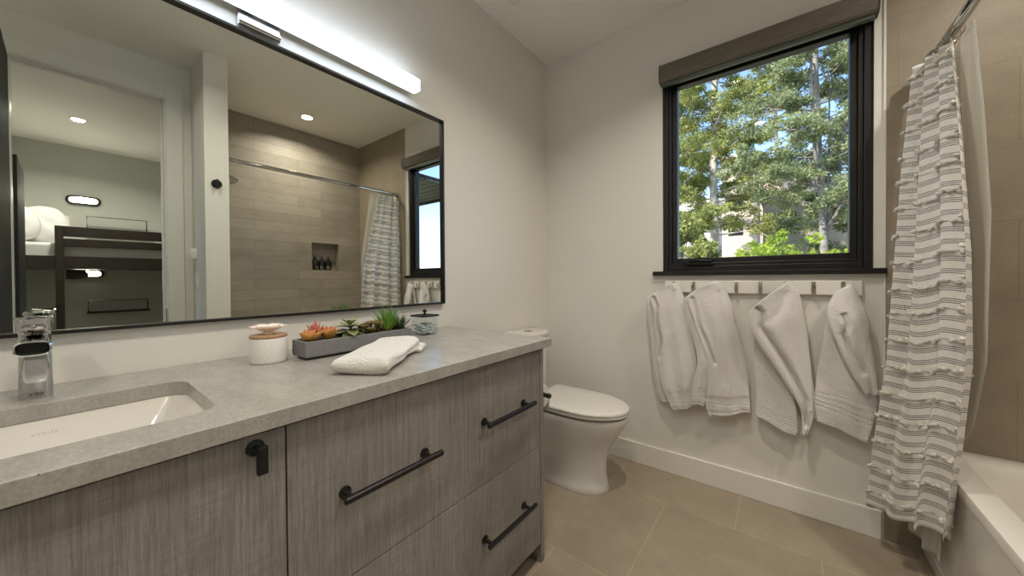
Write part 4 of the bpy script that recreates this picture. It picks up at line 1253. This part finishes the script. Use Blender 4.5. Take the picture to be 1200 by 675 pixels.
def tree(label, x, y, height, rad, trunk, mat, bark, seed, z_lo=1.5, per=70, csize=.09, dens=1.0, cr=.26, leanx=0, forks=0, group='trees outside the window', name='pine_tree', nbr=60):
    rng = np.random.default_rng(seed); rs = random.Random(seed)
    g = gz(x, y)-.2
    t = thing(name, label, 'tree', (x, y, g), group=group)
    bm = B(); axis = []
    for i in range(11):
        s = i/10
        axis.append(Vector((leanx*s*height+.10*math.sin(s*5+seed), .08*math.sin(s*4+seed*2), s*height)))
    tube(bm, axis, [trunk*(1-.86*i/10) for i in range(11)], 9)
    cents, rads = [], []
    def at(s):
        i = min(int(s*10), 9); return axis[i].lerp(axis[i+1], s*10-i)
    for f in range(forks):
        s0 = (z_lo-g-.6+f*.45)/height; p = at(s0); a = rs.uniform(0, 6.28)
        q = [p, p+Vector((math.cos(a)*.35, math.sin(a)*.2, .7)), p+Vector((math.cos(a)*.55, math.sin(a)*.3, 2.0)), p+Vector((math.cos(a)*.6, math.sin(a)*.3, 3.6))]
        tube(bm, q, [trunk*.5, trunk*.42, trunk*.3, trunk*.12], 7)
    z0 = (z_lo-g)/height
    for k in range(nbr):
        s = z0+(1-z0)*(k/nbr)*.98; p = at(s); a = k*2.4+rs.uniform(-.4, .4)
        L = rad*(1-.80*((s-z0)/(1-z0))**1.3)*rs.uniform(.6, 1.1)
        up = rs.uniform(-.05, .35)
        pts = [p, p+Vector((math.cos(a)*L*.4, math.sin(a)*L*.4, L*up*.3)), p+Vector((math.cos(a+.1)*L*.75, math.sin(a+.1)*L*.75, L*up*.5)), p+Vector((math.cos(a+.15)*L, math.sin(a+.15)*L, L*up*.9))]
        tube(bm, pts, [trunk*.20, trunk*.14, trunk*.09, .006], 5, cap=False)
        nc = max(2, int(L*5.5*dens))
        for j in range(nc):
            f = .25+.78*rs.random()**.75
            b = pts[0].lerp(pts[3], f)+Vector((rs.gauss(0, .16), rs.gauss(0, .16), rs.gauss(.05, .10)))*(.5+L*.35)
            cents.append(tuple(b)); rads.append(cr*rs.uniform(.6, 1.25))
            if rs.random() < .5: tube(bm, [pts[1].lerp(pts[2], rs.random()), b], [.010, .003], 4, cap=False)
    obj('trunk', bm, bark, t, smooth=True)
    V = cards(np.array(cents), np.array(rads), per, csize, rng)
    tri_obj('foliage', V, mat, t)
    return t
tree('tall yellow-green pine left of centre outside the window', -.05, 11.0, 13, 1.85, .13, M['needles'], M['bark'], 3, z_lo=2.3, per=170, csize=.062, dens=2.0, nbr=90, cr=.20)
tree('blue-green conifer with forked grey trunks in the right half of the window', 1.98, 9.0, 13, 1.45, .075, M['needles2'], M['bark2'], 8, z_lo=2.1, per=150, csize=.055, dens=1.8, forks=4, nbr=84, leanx=-.004, cr=.15)
tree('pine at the left edge of the window view, behind the nearer pines', -2.7, 16, 15, 2.0, .15, M['needles'], M['bark'], 11, z_lo=3.0, per=120, csize=.12, dens=1.0, nbr=60)
tree('slender conifer at the right edge of the window view', 3.1, 11.5, 14, 1.4, .10, M['needles2'], M['bark2'], 15, z_lo=1.5, per=140, csize=.09, dens=1.0, nbr=66)
tree('distant conifer filling the gap between the two nearest trees', .9, 29, 17, 2.4, .16, M['needles'], M['bark2'], 19, z_lo=10.0, per=60, csize=.13, dens=.6, nbr=34)

def shrub(label, x, y, z, r, mat, seed, n=60, per=70, size=.06):
    rng = np.random.default_rng(seed); rs = random.Random(seed)
    g = gz(x, y)-.1
    t = thing('leafy_shrub', label, 'shrub', (x, y, g), group='shrubs outside the window')
    bm = B(); cs, rd = [], []
    for k in range(n):
        c = Vector((rs.gauss(0, r*.5), rs.gauss(0, r*.5), z-g+rs.gauss(0, r*.38)))
        cs.append(tuple(c)); rd.append(r*rs.uniform(.18, .32))
        if k % 2 == 0: tube(bm, [(rs.gauss(0, .03), rs.gauss(0, .03), 0), (c.x*.4, c.y*.4, c.z*.6), tuple(c)], [.02, .013, .004], 5)
    obj('stems', bm, M['bark2'], t, smooth=True)
    tri_obj('foliage', cards(np.array(cs), np.array(rd), per, size, rng, .8, 1.8), mat, t)
shrub('bright lime green leafy shrub low in the right half of the window', 1.25, 7.6, 1.50, .40, M['lime'], 5, n=60, size=.045)
shrub('small lime green shrub beside the lime one, under the forked conifer', 2.15, 8.4, 1.42, .32, M['lime'], 6, n=40, size=.045)
shrub('yellow-green shrub at the foot of the left pine outside', -.15, 9.2, 1.72, .36, M['needles'], 7, n=45)
shrub('olive green shrub in the lower left corner of the window', -.75, 9.6, 2.25, .62, M['needles'], 9, n=80)

# neighbouring buildings
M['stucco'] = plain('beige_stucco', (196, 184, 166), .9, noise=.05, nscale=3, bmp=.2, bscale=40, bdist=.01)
M['stucco2'] = plain('tan_siding_painted_shade', (156, 144, 126), .9, noise=.06, nscale=4)  # shade on this wall is put into its darker colour
M['pink'] = plain('pink_render', (206, 176, 164), .9, noise=.05)
M['dkglass'] = plain('dark_window_glass', (34, 38, 42), .15)
t = thing('building', 'beige stucco tower of the neighbouring house between the trees', 'building', (.2, 15, 0))
bm = B(); box(bm, -.55, .48, -.6, 1.2, -1, 5.3); box(bm, -.58, .51, -.63, 1.23, 5.3, 5.42)
obj('wall', bm, M['stucco'], t)
for z in (2.6, 3.5):
    obj('window', box(B(), -.36, .08, -.61, -.598, z, z+.5), M['dkglass'], t)
t = thing('building', 'low house wing in shade-darkened tan with a roof terrace and dark windows outside', 'building', (2.4, 17, 0))
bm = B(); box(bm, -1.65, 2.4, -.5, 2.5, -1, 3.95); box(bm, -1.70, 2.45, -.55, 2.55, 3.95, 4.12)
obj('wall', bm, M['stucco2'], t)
for x in (-1.2, -.3, .7): obj('window', box(B(), x, x+.55, -.515, -.49, 2.9, 3.55), M['dkglass'], t)
bm = B()
for k in range(14): box(bm, -1.65+.3*k, -1.625+.3*k, -.5, -.475, 4.12, 4.85)
box(bm, -1.65, 2.3, -.51, -.465, 4.85, 4.90); box(bm, -1.65, 2.3, -.5, -.475, 4.45, 4.47)
obj('railing', bm, plain('railing_brown', (120, 84, 74), .6), t)
t = thing('building', 'far pale pink rendered house with a flat roof behind the terrace', 'building', (1.9, 24, 0))
bm = B(); box(bm, -1.9, 1.2, 0, 3, 0, 6.6); box(bm, -1.4, -.7, .5, 1.4, 6.6, 7.3)
obj('wall', bm, M['pink'], t)
obj('roof_edge', box(B(), -1.95, 1.25, -.05, 3.05, 6.6, 6.72), M['stucco'], t)
t = thing('building', 'white house far left behind the pines', 'building', (-2.6, 21, 0))
bm = B(); box(bm, -2, 1.2, 0, 3, 0, 5.4); obj('wall', bm, plain('white_render', (220, 216, 206), .9), t)
obj('window', box(B(), -.6, .2, -.02, 0, 3.6, 4.6), M['dkglass'], t)
t = thing('building', 'dark slatted eave of this house, seen through the mirrored window', 'building', (3.4, 3.0, 2.40))
bm = B()
for k in range(9): box(bm, -1.25+.0, 2.6, -.62+.135*k, -.62+.135*k+.12, 0, .02)
obj('soffit_slats', bm, plain('green_grey_soffit', (66, 74, 68), .6), t)
obj('fascia', box(B(), -1.25, 2.6, .60, .64, -.03, .25), M['doorblk'], t)
obj('roof_deck', box(B(), -1.25, 2.6, -.65, .62, .025, .06), M['doorblk'], t)

# ------------------------------------------------------------------ daylight
wd = bpy.data.worlds.new('World'); SC.world = wd; wd.use_nodes = True
nt = wd.node_tree; bg = nt.nodes['Background']
sky = nt.nodes.new('ShaderNodeTexSky'); sky.sky_type = 'NISHITA'; sky.sun_disc = False
sky.sun_elevation = math.radians(38); sky.sun_rotation = math.radians(200); sky.altitude = 2200; sky.air_density = 1.0; sky.dust_density = .4; sky.ozone_density = 2.0
nt.links.new(sky.outputs[0], bg.inputs[0]); bg.inputs[1].default_value = .38
S = bpy.data.lights.new('sun', 'SUN'); S.energy = 7.2; S.angle = math.radians(.6); S.color = (1, .95, .86)
so = link(bpy.data.objects.new('sun', S)); so.rotation_euler = Vector((.45, .70, -.62)).to_track_quat('-Z', 'Y').to_euler()

# ------------------------------------------------------------------ camera
f = 409.0
th = math.atan2(319, f); pit = math.radians(-.54); rol = 5.6/843
F0 = Vector((-math.sin(th), math.cos(th), 0)); R0 = Vector((math.cos(th), math.sin(th), 0)); U0 = Vector((0, 0, 1))
F = F0*math.cos(pit)+U0*math.sin(pit); U = U0*math.cos(pit)-F0*math.sin(pit)
R = R0*math.cos(rol)-U*math.sin(rol); U = U*math.cos(rol)+R0*math.sin(rol)
cam = bpy.data.cameras.new('camera'); co = link(bpy.data.objects.new('camera', cam))
mw = Matrix((R, U, -F)).transposed().to_4x4(); mw.translation = (1.395, 0, 1.162)
co.matrix_world = mw
cam.sensor_width = 36; cam.lens = f*36/1200; cam.shift_y = -7.4/1200; cam.clip_start = .02; cam.clip_end = 200
SC.camera = co
vs = SC.view_settings
vs.view_transform = 'Standard'; vs.look = 'None'; vs.gamma = 1; vs.use_curve_mapping = False; vs.exposure = .27
